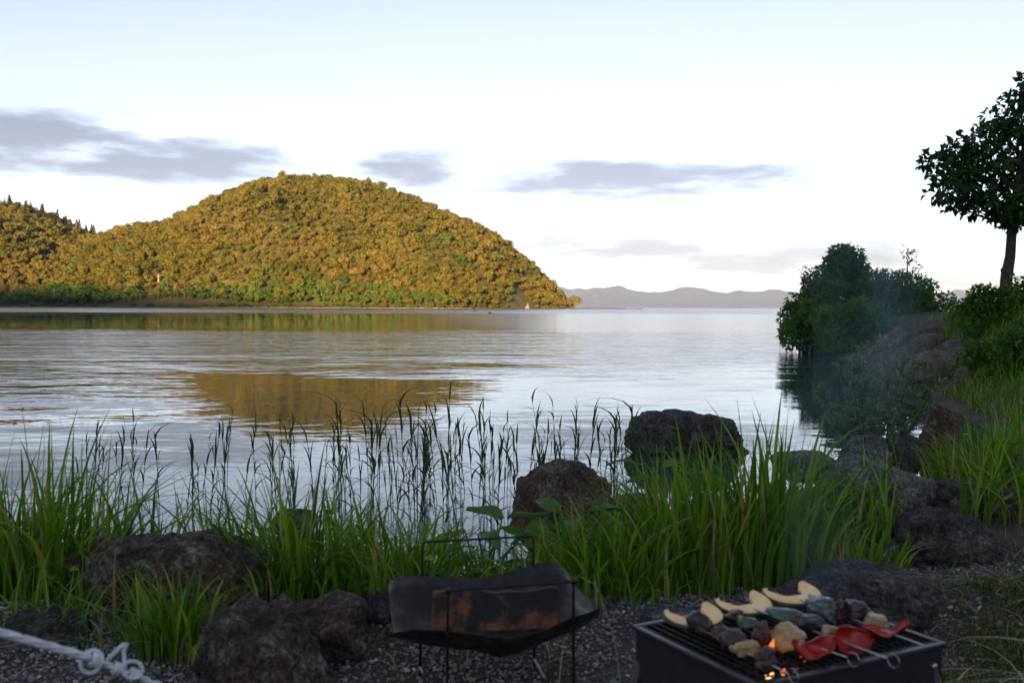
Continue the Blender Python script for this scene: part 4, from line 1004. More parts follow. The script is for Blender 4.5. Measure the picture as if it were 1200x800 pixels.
# ------------------------------------------------------------------ fire pit
def steelmat(name, burnt=True):
    m, ns, ls = newmat(name); o = ns.new('ShaderNodeOutputMaterial'); b = ns.new('ShaderNodeBsdfPrincipled')
    n1 = N(ns, 'ShaderNodeTexNoise'); n1.inputs['Scale'].default_value = 4.5; n1.inputs['Detail'].default_value = 9; n1.inputs['Roughness'].default_value = .62
    n2 = N(ns, 'ShaderNodeTexNoise'); n2.inputs['Scale'].default_value = 38; n2.inputs['Detail'].default_value = 6
    co = coord(ns, ls); ls.new(co, n1.inputs['Vector']); ls.new(co, n2.inputs['Vector'])
    r = ramp(ns, [(.30, (.012, .010, .009)), (.46, (.026, .022, .019)), (.55, (.07, .062, .056)), (.61, (.025, .018, .015)), (.68, (.12, .06, .03)), (.76, (.02, .018, .018))])
    ad = N(ns, 'ShaderNodeMath', operation='MULTIPLY_ADD'); ls.new(n2.outputs[0], ad.inputs[0]); ad.inputs[1].default_value = .18; ls.new(n1.outputs[0], ad.inputs[2])
    sb = N(ns, 'ShaderNodeMath', operation='SUBTRACT'); ls.new(ad.outputs[0], sb.inputs[0]); sb.inputs[1].default_value = .09
    ls.new(sb.outputs[0], r.inputs[0]); ls.new(r.outputs[0], b.inputs['Base Color'])
    b.inputs['Metallic'].default_value = .35
    rr = ramp(ns, [(.3, (.65, .65, .65)), (.7, (.35, .35, .35))]); ls.new(n2.outputs[0], rr.inputs[0]); ls.new(rr.outputs[0], b.inputs['Roughness'])
    bp = N(ns, 'ShaderNodeBump'); bp.inputs['Strength'].default_value = .35; bp.inputs['Distance'].default_value = .006
    ls.new(n1.outputs[0], bp.inputs['Height']); ls.new(bp.outputs[0], b.inputs['Normal']); ls.new(b.outputs[0], o.inputs[0]); return m
def charmat():
    m, ns, ls = newmat('charred_board'); o = ns.new('ShaderNodeOutputMaterial'); b = ns.new('ShaderNodeBsdfPrincipled')
    co = coord(ns, ls); sp = ns.new('ShaderNodeSeparateXYZ'); ls.new(co, sp.inputs[0])
    n1 = N(ns, 'ShaderNodeTexNoise'); n1.inputs['Scale'].default_value = 16; n1.inputs['Detail'].default_value = 8; n1.inputs['Roughness'].default_value = .65; ls.new(co, n1.inputs['Vector'])
    h = N(ns, 'ShaderNodeMath', operation='MULTIPLY_ADD'); ls.new(sp.outputs[2], h.inputs[0]); h.inputs[1].default_value = 2.2; ls.new(n1.outputs[0], h.inputs[2])
    r = ramp(ns, [(.40, (.17, .068, .028)), (.54, (.11, .042, .018)), (.62, (.014, .011, .010)), (.9, (.006, .006, .007))]); ls.new(h.outputs[0], r.inputs[0])
    ls.new(r.outputs[0], b.inputs['Base Color']); b.inputs['Roughness'].default_value = .85
    bp = N(ns, 'ShaderNodeBump'); bp.inputs['Strength'].default_value = .5; bp.inputs['Distance'].default_value = .006; ls.new(n1.outputs[0], bp.inputs['Height']); ls.new(bp.outputs[0], b.inputs['Normal'])
    ls.new(b.outputs[0], o.inputs[0]); return m
M['burnt_steel'] = steelmat('burnt_steel'); M['char'] = charmat()
M['wire'] = simple('black_wire', (.022, .021, .020), .55, .6, nscale=60, var=.4)
M['bright_wire'] = simple('bright_wire', (.42, .43, .45), .35, 1.0, nscale=60, var=.1)
def fire_pit():
    YB, YF = 2.60, 2.16
    c = P(580, 700, 2.38); zg = gz(c.x, 2.38); e = empty('fire_pit', (c.x, 2.38, zg)); o0 = Vector((c.x, 2.38, zg))
    tag(e, 'scorched folding fire pit of bent sheet steel hung on two black wire frames', 'fire pit')
    L = lambda u, v, y: P(u, v, y) - o0
    # sheet: back edge and front edge outlines, sagging trough between
    back = [(455, 686), (461, 678), (480, 674), (510, 675), (540, 677), (562, 678), (590, 671), (615, 665), (635, 660), (652, 660), (664, 668), (676, 690), (699, 712)]
    crease = [(464, 747), (488, 753), (519, 758), (561, 762), (584, 770), (607, 765), (640, 751), (687, 733), (702, 717)]
    front = [(452, 744), (477, 737), (521, 740), (561, 743), (598, 749), (628, 741), (654, 731), (673, 723), (703, 713)]
    nu, nv = 44, 9; V = []
    def line(px, y):
        q = np.array([L(u, v, y) for u, v in px]); t = np.linspace(0, 1, len(px)); ti = np.linspace(0, 1, nu)
        A = np.stack([np.interp(ti, t, q[:, k]) for k in range(3)], 1); ker = np.array([1, 2, 1]) / 4.0
        for k in range(3): A[1:-1, k] = np.convolve(A[:, k], ker, 'valid')
        return A
    A, B, C = line(back, 2.55), line(crease, 2.33), line(front, 2.22)
    for (p0, p1, bow) in ((A, B, -.018), (B, C, -.004)):
        for j in range(nv):
            q = j / (nv - 1)
            for i in range(nu):
                p = p0[i] * (1 - q) + p1[i] * q; V.append((p[0], p[1] + bow * .5 * math.sin(math.pi * q), p[2] + bow * math.sin(math.pi * q) + .0015 * math.sin(i * .5 + 3 * q)))
    Q = np.array([[o_ + j * nu + i, o_ + j * nu + i + 1, o_ + (j + 1) * nu + i + 1, o_ + (j + 1) * nu + i] for o_ in (0, nu * nv) for j in range(nv - 1) for i in range(nu - 1)])
    sh = link('sheet', npmesh('sheet', np.array(V), Q), M['burnt_steel'], e); sm = sh.modifiers.new('thick', 'SOLIDIFY'); sm.thickness = .0015
    # front leaf of the sheet folded up and hooked on the front bar
    # wire frames
    def frame(u0, v0, u1, v1, y, foot, name):
        a = L(u0, v0, y); b = L(u1, v1, y); mb = MB(); r = .0032
        za = -.004
        pa = Vector((a.x - .004, a.y + foot, za)); pb = Vector((b.x + .004, b.y + foot, za))
        cr = .008; d = (b - a).normalized(); da = (pa - a).normalized(); db = (pb - b).normalized()
        pts = [pa, a + da * cr, a + (da + d) * cr * .25, a + d * cr, b - d * cr, b + (db - d) * cr * .25, b + db * cr, pb]
        mb.tube(pts, r, 8); fo = mb.build(name, M['wire'], e)
        return a, b, fo
    a, b, fo = frame(495, 635, 625, 628, YB, -.03, 'back_frame')
    mb = MB(); mid = a.lerp(b, .5); mb.tube([mid + Vector((.03, 0, .004)), mid + Vector((.034, 0, -.02))], .0022, 6); mb.build('hook', M['wire'], fo)
    a, b, fo = frame(525, 692, 672, 681, YF, .02, 'front_frame')
    for p_ in (a, b):
        mb = MB(); mb.tube([p_ + Vector((0, 0, -.006)), p_ + Vector((0, 0, .006))], [.0055, .005], 8); mb.build('corner_knob', M['wire'], fo)
    # bright struts folded out on the ground
    for (u0, v0, u1, v1) in ((492, 782, 500, 802), (626, 772, 645, 806)):
        s0 = Pz(u0, v0, zg + .06) - o0; s1 = Pz(u1, v1, zg + .004) - o0
        mb = MB(); mb.tube([s0, s1], .0035, 8); mb.build('strut', M['bright_wire'], e)
    # hem of the sheet hooked over the bars
    for (u, v, y) in ((500, 676, 2.56), (622, 664, 2.56)):
        q = L(u, v, y); mb = MB(); mb.tube([q + Vector((0, 0, .012)), q + Vector((.002, .012, .004)), q + Vector((.002, .008, -.012))], .0025, 6); mb.build('hook', M['wire'], e)
    return e, o0
FP, FP0 = fire_pit()
def char_board():
    a = P(506, 697, 2.40); b = P(654, 690, 2.40); lo = P(506, 742, 2.36); o0 = Vector((a.x, 2.38, lo.z))
    W = b.x - a.x; Hh = a.z - lo.z; nx, nz_ = 26, 9; V = []; rng = random.Random(4)
    for s_ in (0, 1):
        for j in range(nz_):
            for i in range(nx):
                t = j / (nz_ - 1); top = .004 * math.sin(i * .3) + .002 * math.sin(i * .9)
                V.append((i / (nx - 1) * W, -.010 + .02 * s_ + t * .045 + .003 * math.sin(i * 1.3 + j), t * (Hh + top) + .010 * i / (nx - 1)))
    n = nx * nz_; Q = []
    for j in range(nz_ - 1):
        for i in range(nx - 1):
            k = j * nx + i; Q.append((k, k + 1, k + nx + 1, k + nx)); Q.append((n + k, n + k + nx, n + k + nx + 1, n + k + 1))
    for i in range(nx - 1):
        t = (nz_ - 1) * nx + i; Q.append((t, t + 1, n + t + 1, n + t)); Q.append((i, n + i, n + i + 1, i + 1))
    for j in range(nz_ - 1):
        k = j * nx; Q.append((k, k + nx, n + k + nx, n + k)); k += nx - 1; Q.append((k, n + k, n + k + nx, k + nx))
    o = link('charred_board', npmesh('charred_board', np.array(V), np.array(Q), smooth=False), M['char']); o.location = o0
    tag(o, 'half-burnt orange-brown board leaning inside the fire pit', 'board')
char_board()

# ------------------------------------------------------------------ charcoal grill
ZG = 0.355
GL, GF, GR = Pz(757, 730, ZG), Pz(889, 802, ZG), Pz(1105, 752, ZG)
GU = (GR - GF); GW = GU.length; GU.normalize()                # along the long front side
GV = Vector((-GU.y, GU.x, 0)); GD = (GL - GF).dot(GV)         # towards the back
GANG = math.atan2(GU.y, GU.x)
GC = GF + GU * (GW / 2) + GV * (GD / 2)
M['grill_steel'] = simple('grill_paint', (.012, .014, .017), .42, .0, nscale=25, var=.35, bump=.05, spec=.5)
M['grill_rim'] = simple('grill_rim', (.022, .026, .031), .38, .3, nscale=30, var=.3)
M['grate'] = simple('grate_wire', (.016, .015, .014), .6, .5, nscale=80, var=.5)
def coalmat():
    m, ns, ls = newmat('charcoal'); o = ns.new('ShaderNodeOutputMaterial'); b = ns.new('ShaderNodeBsdfPrincipled')
    n1 = N(ns, 'ShaderNodeTexNoise'); n1.inputs['Scale'].default_value = 45; n1.inputs['Detail'].default_value = 5; ls.new(coord(ns, ls, world=True), n1.inputs['Vector'])
    r = ramp(ns, [(.4, (.012, .012, .012)), (.65, (.07, .068, .065))]); ls.new(n1.outputs[0], r.inputs[0]); ls.new(r.outputs[0], b.inputs['Base Color']); b.inputs['Roughness'].default_value = .9
    n2 = N(ns, 'ShaderNodeTexNoise'); n2.inputs['Scale'].default_value = 28; ls.new(coord(ns, ls, world=True), n2.inputs['Vector'])
    e = ramp(ns, [(.66, (0, 0, 0)), (.76, (1, 1, 1))]); ls.new(n2.outputs[0], e.inputs[0])
    b.inputs['Emission Color'].default_value = (1, .16, .02, 1); ml = N(ns, 'ShaderNodeMath', operation='MULTIPLY'); ls.new(e.outputs[0], ml.inputs[0]); ml.inputs[1].default_value = .35; ls.new(ml.outputs[0], b.inputs['Emission Strength'])
    ls.new(b.outputs[0], o.inputs[0]); return m
M['coal'] = coalmat()
def grill():
    zg = gz(GC.x, GC.y); e = empty('charcoal_grill', (GC.x, GC.y, zg), GANG); tag(e, 'black box charcoal grill standing on the gravel covered with skewers', 'grill')
    T = ZG - zg; w, d = GW / 2, GD / 2; H = .135
    for nm, c, s in (('front_panel', (0, -d + .003, T - H / 2 - .004), (2 * w - .012, .003, H)), ('back_panel', (0, d - .003, T - H / 2 - .004), (2 * w - .012, .003, H)),
                     ('side_panel', (-w + .003, 0, T - H / 2 - .004), (.003, 2 * d - .002, H)), ('side_panel', (w - .003, 0, T - H / 2 - .004), (.003, 2 * d - .002, H)),
                     ('bottom_panel', (0, 0, T - H - .006), (2 * w - .004, 2 * d - .004, .003))):
        MB().box(c, s).build(nm, M['grill_steel'], e, False)
    for nm, c, s in (('rim', (0, -d, T - .004), (2 * w + .012, .012, .009)), ('rim', (0, d, T - .004), (2 * w + .012, .012, .009)),
                     ('rim', (-w, 0, T - .0045), (.012, 2 * d - .013, .009)), ('rim', (w, 0, T - .0045), (.012, 2 * d - .013, .009))):
        MB().box(c, s).build(nm, M['grill_rim'], e, False, bevel=.002)
    # legs: U frames set outside the short ends
    for sx in (-1, 1):
        for sy in (-1, 1):
            MB().tube([(sx * (w - .02), sy * (d - .012), T - .03), (sx * (w + .012), sy * (d + .004), T - .15), (sx * (w + .02), sy * (d + .012), 0)], .009, 10).build('leg', M['grill_steel'], e)
        MB().tube([(sx * (w + .012), -d - .002, T - .16), (sx * (w + .012), d + .002, T - .16)], .007, 8).build('cross_bar', M['grill_rim'], e)
    for (bx_, bz) in ((w - .022, T - .04), (-w + .03, T - .04)):
        MB().tube([(bx_, -d + .003, bz), (bx_, -d - .002, bz), (bx_, -d - .004, bz)], [.0062, .006, .003], 10).build('bolt', M['bright_wire'], e)
    g_ = MB().tube([(-w + .009, -d + .010, T - .002), (w - .009, -d + .010, T - .002), (w - .009, d - .010, T - .002), (-w + .009, d - .010, T - .002), (-w + .009, -d + .010, T - .002)], .003, 6).build('grate', M['grate'], e)
    n = 24
    me = MB().tube([(0, -d + .01, 0), (0, d - .01, 0)], .0016, 5).mesh('bar')
    for k in range(1, n):
        q = link('bar', me, M['grate'], g_); q.location = (-w + .009 + k * (2 * w - .018) / n, 0, T - .0005)
    me = MB().tube([(-w + .01, 0, 0), (w - .01, 0, 0)], .0016, 5).mesh('bar')
    for k in range(1, 17):
        q = link('bar', me, M['grate'], g_); q.location = (0, -d + .010 + k * (2 * d - .02) / 17, T - .0040)
    return e, zg
GRILL, GZG = grill()
rngc = random.Random(9)
coal_me = [rock_mesh('coal', 900 + i, (.026, .02, .017), sub=2, planes=10, rough=.1) for i in range(4)]
for q in coal_me: q.materials.append(M['coal'])
for k in range(46):
    a = rngc.uniform(-.42, .42) * GW; b = rngc.uniform(-.40, .40) * GD; p = GC + GU * a + GV * b
    o = link('charcoal_lump', coal_me[k % 4]); o.location = (p.x, p.y, ZG - .135 + .012 + rngc.random() * .028); o.rotation_euler = (rngc.random(), rngc.random(), rngc.random() * 6)
    tag(o, 'dark lump of charcoal glowing faintly under the grill grate', 'charcoal', 'charcoal under the grate')

# ---- food
def foodmat(name, c0, c1, rough=.35, nscale=25, char=.0, bump=.15, sss=.0):
    m, ns, ls = newmat(name); o = ns.new('ShaderNodeOutputMaterial'); b = ns.new('ShaderNodeBsdfPrincipled'); co = coord(ns, ls)
    n1 = N(ns, 'ShaderNodeTexNoise'); n1.inputs['Scale'].default_value = nscale; n1.inputs['Detail'].default_value = 6; ls.new(co, n1.inputs['Vector'])
    r = ramp(ns, [(.32, c0), (.68, c1)]); ls.new(n1.outputs[0], r.inputs[0]); cur = r.outputs[0]
    if char:
        n2 = N(ns, 'ShaderNodeTexNoise'); n2.inputs['Scale'].default_value = 55; n2.inputs['Detail'].default_value = 6; ls.new(co, n2.inputs['Vector'])
        rc = ramp(ns, [(.55, (0, 0, 0)), (.68, (1, 1, 1))]); ls.new(n2.outputs[0], rc.inputs[0]); ml = N(ns, 'ShaderNodeMath', operation='MULTIPLY'); ls.new(rc.outputs[0], ml.inputs[0]); ml.inputs[1].default_value = char
        mx = N(ns, 'ShaderNodeMix', data_type='RGBA'); ls.new(ml.outputs[0], mx.inputs[0]); ls.new(cur, mx.inputs[6]); mx.inputs[7].default_value = (.025, .018, .014, 1); cur = mx.outputs[2]
    ls.new(cur, b.inputs['Base Color']); b.inputs['Roughness'].default_value = rough
    if sss: b.inputs['Subsurface Weight'].default_value = sss; b.inputs['Subsurface Radius'].default_value = (.01, .004, .002); b.inputs['Subsurface Scale'].default_value = .5
    bp = N(ns, 'ShaderNodeBump'); bp.inputs['Strength'].default_value = bump; bp.inputs['Distance'].default_value = .003; ls.new(n1.outputs[0], bp.inputs['Height']); ls.new(bp.outputs[0], b.inputs['Normal'])
    ls.new(b.outputs[0], o.inputs[0]); return m
M['squash'] = foodmat('squash_flesh', (.93, .54, .19), (.96, .70, .34), .5, 40, sss=.15)
M['rind'] = foodmat('squash_rind', (.015, .035, .012), (.04, .07, .02), .4, 30)
M['red_pepper'] = foodmat('red_pepper', (.22, .009, .009), (.44, .024, .018), .30, 30)
M['green_pepper'] = foodmat('green_pepper', (.03, .06, .035), (.09, .15, .085), .3, 18, char=.5)
M['onion'] = foodmat('onion', (.30, .20, .08), (.50, .38, .20), .3, 20, char=.5, sss=.1)
M['meat'] = foodmat('meat', (.028, .012, .010), (.085, .035, .028), .42, 45, char=.8, bump=.5)
M['aubergine'] = foodmat('aubergine', (.012, .009, .014), (.055, .032, .040), .35, 40, char=.5)
M['leafy'] = foodmat('grilled_greens', (.03, .045, .045), (.12, .16, .14), .28, 20, char=.6, bump=.5)

def squash(u, v, R, ang, label, tilt=0.22):
    """C-shaped slice of squash lying flat: ring sector, thin at one tip, thick at the other"""
    n = 34; V = []; T_ = .010; a0, a1 = math.radians(172), math.radians(404)
    for i in range(n + 1):
        t = i / n; a = a0 + (a1 - a0) * t; w_ = R * (.32 + .34 * math.sin(math.pi * (.12 + .62 * t)) ** 1.2) * min(1, .35 + t * 6) * min(1, .55 + (1 - t) * 6)
        ro = R * (1.0 - .05 * math.sin(3 * a)); ri = ro - w_
        ca, sa = math.cos(a), math.sin(a)
        V += [(ro * ca, ro * sa, T_), (ro * .99 * ca, ro * .99 * sa, 0), (ri * ca, ri * sa, 0.001), ((ri + .0015) * ca, (ri + .0015) * sa, T_)]
    Q = []; 
    for i in range(n):
        k = i * 4
        for (p, q) in ((3, 0), (2, 3), (1, 2)): Q.append((k + p, k + q, k + 4 + q, k + 4 + p))
    Q += [(0, 1, 2, 3), (n * 4 + 3, n * 4 + 2, n * 4 + 1, n * 4)]
    p = Pz(u, v, ZG + .014); e = empty('squash_slice', (p.x, p.y, ZG + .003 + R * math.sin(tilt)), ang); e.rotation_euler = (tilt, 0, ang); tag(e, label, 'squash slice')
    o = link('flesh', npmesh('flesh', np.array(V), np.array(Q)), M['squash'], e); bv = o.modifiers.new('bevel', 'BEVEL'); bv.width = .0025; bv.segments = 2; bv.limit_method = 'ANGLE'
    V2 = []; 
    for i in range(n + 1):
        x0, y0, _ = V[i * 4]; s_ = 1.0 + .0028 / R
        V2 += [(x0 * 1.001, y0 * 1.001, T_ - .001), (x0 * s_, y0 * s_, T_ * .6), (x0 * s_, y0 * s_, .001), (x0 * 1.001, y0 * 1.001, .0005)]
    Q2 = [(i * 4 + j, i * 4 + j + 1, i * 4 + j + 5, i * 4 + j + 4) for i in range(n) for j in range(3)]
    link('rind', npmesh('rind', np.array(V2), np.array(Q2)), M['rind'], e)
squash(811, 722, .054, 0.10, 'pale orange squash slice on the corner of the grill nearest the flat stone', )
squash(869, 708, .054, 0.15, 'middle pale orange squash slice between the two others on the grill')
squash(926, 697, .057, 0.10, 'pale orange squash slice lying beside the greens skewer at the back of the grill')

SD = -GV                                             # skewers lie across the grill, handles to the front
def lump(parent, o0, u, v, h, size, mat, name, seed, rough=.10, planes=6, rz=None, rx=0.0):
    p = Pz(u, v, ZG + h) - o0
    o = link(name, rock_mesh(name, seed, tuple(q * 1.32 for q in size), 4, planes + 6, rough * 1.6 + .03, cut=(.40, .80)), M[mat], parent); o.location = p
    o.rotation_euler = ((seed * 1.7) % .8 - .4, (seed * 2.3) % .5 - .25, math.atan2(SD.y, SD.x) + (seed * 3.1) % .7 - .35); return o
def pepper(parent, o0, u, v, h, L, W, seed, rot, curl=1.0):
    """boat-shaped wedge: a thick curved piece of pepper wall"""
    n, m_ = 14, 10; V = []
    for s_ in (1.0, .84):
        for i in range(n + 1):
            t = i / n * 2 - 1; wd = W * math.sqrt(max(.02, 1 - t * t)) ** .8
            for j in range(m_ + 1):
                a = (j / m_ - .5) * 2.5
                V.append((t * L * (s_ * .12 + .88), math.sin(a) * wd * s_, (-math.cos(a) * wd * .85 * curl * s_ + .45 * L * t * t * curl) + .004 * math.sin(seed + t * 5 + a * 2)))
    k0 = (n + 1) * (m_ + 1); Q = []
    for i in range(n):
        for j in range(m_):
            k = i * (m_ + 1) + j; Q.append((k, k + m_ + 1, k + m_ + 2, k + 1)); Q.append((k0 + k, k0 + k + 1, k0 + k + m_ + 2, k0 + k + m_ + 1))
        for j in (0, m_):
            k = i * (m_ + 1) + j; Q.append((k, k0 + k, k0 + k + m_ + 1, k + m_ + 1) if j == m_ else (k, k + m_ + 1, k0 + k + m_ + 1, k0 + k))
    for j in range(m_):
        for i in (0, n):
            k = i * (m_ + 1) + j; Q.append((k, k + 1, k0 + k + 1, k0 + k))
    o = link('red_pepper', npmesh('red_pepper', np.array(V), np.array(Q)), M['red_pepper'], parent); o.location = Pz(u, v, ZG + h) - o0; o.rotation_euler = rot; return o
def skewer(label, end, back, pieces, ring=True):
    h = .016; pe = Pz(end[0], end[1], ZG + h); o0 = pe.copy(); o0.z = ZG
    e = empty('food_skewer', o0); tag(e, label, 'skewer')
    d = (Pz(back[0], back[1], ZG + h) - pe); mb = MB(); z = Vector((0, 0, h)); mb.tube([z, z + d], .0016, 6); rod = mb.build('rod', M['bright_wire'], e)
    if ring:
        dn = -d.normalized(); c = z + dn * .012; pts = [c + (dn * math.cos(a) + Vector((0, 0, -1)) * math.sin(a)) * .0115 for a in np.linspace(0, 2 * math.pi, 25)]
        mb = MB(); mb.tube(pts, .0008, 6, caps=False); mb.build('ring', M['bright_wire'], rod)
    for k, pc in enumerate(pieces):
        if pc[0] == 'pepper': pepper(e, o0, *pc[1:])
        else:
            nm, mat, u, v, hh, size, sd = pc[:7]; lump(e, o0, u, v, hh, size, mat, nm, sd, *(pc[7:]))
SA = math.atan2(SD.y, SD.x)
skewer('skewer of dark meat and aubergine above the flames', (924, 789), (802, 727), [
    ('aubergine_chunk', 'aubergine', 822, 731, .020, (.026, .019, .016), 801, .04), ('meat_chunk', 'meat', 846, 742, .018, (.022, .018, .016), 802, .12),
    ('aubergine_chunk', 'aubergine', 860, 748, .026, (.026, .024, .020), 803, .06), ('onion_chunk', 'onion', 873, 758, .020, (.017, .020, .013), 804, .05), ('meat_chunk', 'meat', 893, 770, .020, (.022, .017, .016), 805, .12)])
skewer('skewer of green pepper, meat and onion ending in the smallest red pepper wedge', (993, 770), (842, 718), [
    ('meat_chunk', 'meat', 863, 721, .018, (.020, .016, .014), 811, .1), ('green_pepper', 'green_pepper', 877, 728, .020, (.020, .020, .012), 812, .05), ('meat_chunk', 'meat', 896, 744, .022, (.024, .020, .019), 813, .12),
    ('onion_chunk', 'onion', 922, 748, .024, (.032, .022, .020), 814, .05), ('pepper', 954, 757, .024, .037, .023, 3, (.45, -.15, SA + 1.1))])
skewer('skewer of long green pepper and aubergine ending in an upright cupped red pepper', (1040, 771), (880, 712), [
    ('green_pepper', 'green_pepper', 918, 722, .024, (.042, .020, .014), 821, .05), ('meat_chunk', 'meat', 938, 732, .018, (.020, .016, .014), 822, .1), ('aubergine_chunk', 'aubergine', 955, 733, .022, (.030, .017, .016), 823, .04),
    ('onion_chunk', 'onion', 974, 741, .020, (.018, .021, .017), 824, .05), ('pepper', 997, 748, .030, .034, .027, 5, (.95, .1, SA + 1.3))])
skewer('skewer of charred greens and onion ending in a flat curled red pepper', (1083, 756), (930, 700), [
    ('charred_greens', 'leafy', 958, 711, .026, (.042, .024, .020), 831, .12), ('meat_chunk', 'meat', 984, 716, .024, (.018, .020, .018), 832, .1), ('aubergine_chunk', 'aubergine', 1003, 718, .024, (.030, .022, .017), 833, .10),
    ('onion_chunk', 'onion', 1024, 728, .018, (.022, .020, .014), 834, .05), ('pepper', 1036, 736, .022, .044, .022, 7, (.05, -.1, SA + .9), .7)], ring=False)

# ---- flames
def flamemat(name, c0, c1, s):
    m, ns, ls = newmat(name); o = ns.new('ShaderNodeOutputMaterial'); em = ns.new('ShaderNodeEmission'); co = coord(ns, ls, kind='Generated'); sp = ns.new('ShaderNodeSeparateXYZ'); ls.new(co, sp.inputs[0])
    r = ramp(ns, [(0, c0), (1, c1)]); ls.new(sp.outputs[2], r.inputs[0]); ls.new(r.outputs[0], em.inputs[0]); em.inputs[1].default_value = s; ls.new(em.outputs[0], o.inputs[0]); return m
M['flame'] = flamemat('flame', (1, .34, .10), (1, .10, .015), .42); M['flame_hot'] = flamemat('flame_hot', (1, .62, .30), (1, .42, .12), .55)
def flame(u, v, z, hgt, wid, mat, label, lean=.2, seed=1):
    p = Pz(u, v, z); V = []; n, m_ = 10, 8
    for i in range(n + 1):
        t = i / n; r = wid * math.sin(math.pi * (t * .86 + .12)) ** 1.1 * (1 - t * .45); cx = lean * hgt * t * t + .12 * wid * math.sin(6 * t + seed)
        for j in range(m_):
            a = 2 * math.pi * j / m_; V.append((cx + r * math.cos(a), r * .7 * math.sin(a), hgt * t))
    Q = [(i * m_ + j, i * m_ + (j + 1) % m_, (i + 1) * m_ + (j + 1) % m_, (i + 1) * m_ + j) for i in range(n) for j in range(m_)]
    o = link('flame', npmesh('flame', np.array(V), np.array(Q)), M[mat]); o.location = (p.x, p.y, z); tag(o, label, 'flame')
flame(903, 772, ZG - .004, .036, .0075, 'flame', 'narrow orange flame licking up between the meat skewers', .15)
flame(902, 800, ZG - .03, .038, .009, 'flame_hot', 'bright yellow-orange flame under the grate at the front of the grill', .1, 2)
flame(917, 792, ZG - .02, .014, .005, 'flame', 'small orange flame beside the skewer ring', .2, 3)

# ------------------------------------------------------------------ rope, peg and pole
M['rope'] = simple('white_rope', (.62, .66, .72), .75, nscale=90, var=.18, bump=.4)
def strand_pts(path, r, turns, ph):
    pts = []; n = len(path)
    for i, p in enumerate(path):
        t = (path[min(i + 1, n - 1)] - path[max(i - 1, 0)]).normalized(); a = t.cross(Vector((0, 0, 1)))
        a = a.normalized() if a.length > 1e-5 else Vector((1, 0, 0)); b = a.cross(t); q = 2 * math.pi * turns * i / (n - 1) + ph
        pts.append(p + a * r * math.cos(q) + b * r * math.sin(q))
    return pts
def rope():
    k = P(104, 770, 1.42); l = P(0, 741, 1.30); dirv = (l - k); top = k + dirv * 6.2; end = P(196, 806, 1.52); peg = k + (end - k) * 2.2; peg.z = max(peg.z, .03)
    e = empty('guy_rope', peg); tag(e, 'thick white guy rope with a knot stretched above the gravel', 'rope')
    path = [top.lerp(k, t) - peg for t in np.linspace(0, 1, 160)]
    for j in range(4):
        mb = MB(); mb.tube(strand_pts(path, .0032, 7, j * math.pi / 2), .0030, 6); mb.build('strand', M['rope'], e)
    path = [k.lerp(peg, t) - peg for t in np.linspace(0, 1, 60)]
    for j in range(2):
        mb = MB(); mb.tube(strand_pts(path, .0024, 7, j * math.pi), .0026, 6); mb.build('strand', M['rope'], e)
    t = (end - k).normalized(); up = Vector((0, 0, 1)); up = (up - t * up.dot(t)).normalized(); sd = t.cross(up)
    kn = MB()
    def coil(c, r, turns, ax, w_):
        pts = []; 
        for q in np.linspace(0, 1, int(22 * turns)):
            a = 2 * math.pi * turns * q; pts.append(c + ax * w_ * (q - .5) + (up * math.cos(a) + sd * math.sin(a)) * r)
        kn.tube([x - peg for x in pts], .0029, 7)
    coil(k + t * .012, .0068, 2.5, t, .014); coil(k + t * .052, .0062, 2.0, t, .012); coil(k + t * .082, .0068, 2.3, t, .014)
    lp = []
    for q in np.linspace(0, 1, 30):
        a = 2 * math.pi * q; lp.append(k + t * (.014 + .017 * math.cos(a)) + up * (-.004 + .016 * math.sin(a)) - sd * .010)
    kn.tube([x - peg for x in lp], .0029, 7)
    lp = [k + t * .030 + up * .004, k + t * .034 + up * .018, k + t * .043 + up * .034, k + t * .047 + up * .036, k + t * .048 + up * .026, k + t * .060 + up * .010, k + t * .066 + up * .002]
    kn.tube([x - peg for x in lp], .0029, 7)
    lp = []
    for q in np.linspace(0, 1, 24):
        a = 2 * math.pi * q; lp.append(k + t * (.072 + .018 * math.cos(a)) + up * (.006 + .012 * math.sin(a)) + sd * .008)
    kn.tube([x - peg for x in lp], .0027, 7)
    kn.build('knot', M['rope'], e)
    pg = MB(); pg.tube([(0, 0, .03), (.02, .01, -.10)], [.005, .003], 8); pg.tube([(0, 0, .03), (-.012, 0, .036), (-.016, 0, .026)], .004, 8)
    o = pg.build('tent_peg', M['bright_wire']); o.location = peg; tag(o, 'metal tent peg in the gravel holding the white rope', 'tent peg')
    pl = MB(); pl.tube([(0, 0, -.02), (0, 0, top.z + .15)], .014, 12)
    o = pl.build('tarp_pole', M['grill_rim']); o.location = (top.x, top.y, 0); tag(o, 'dark upright tarp pole at the upper end of the white rope', 'pole')
rope()

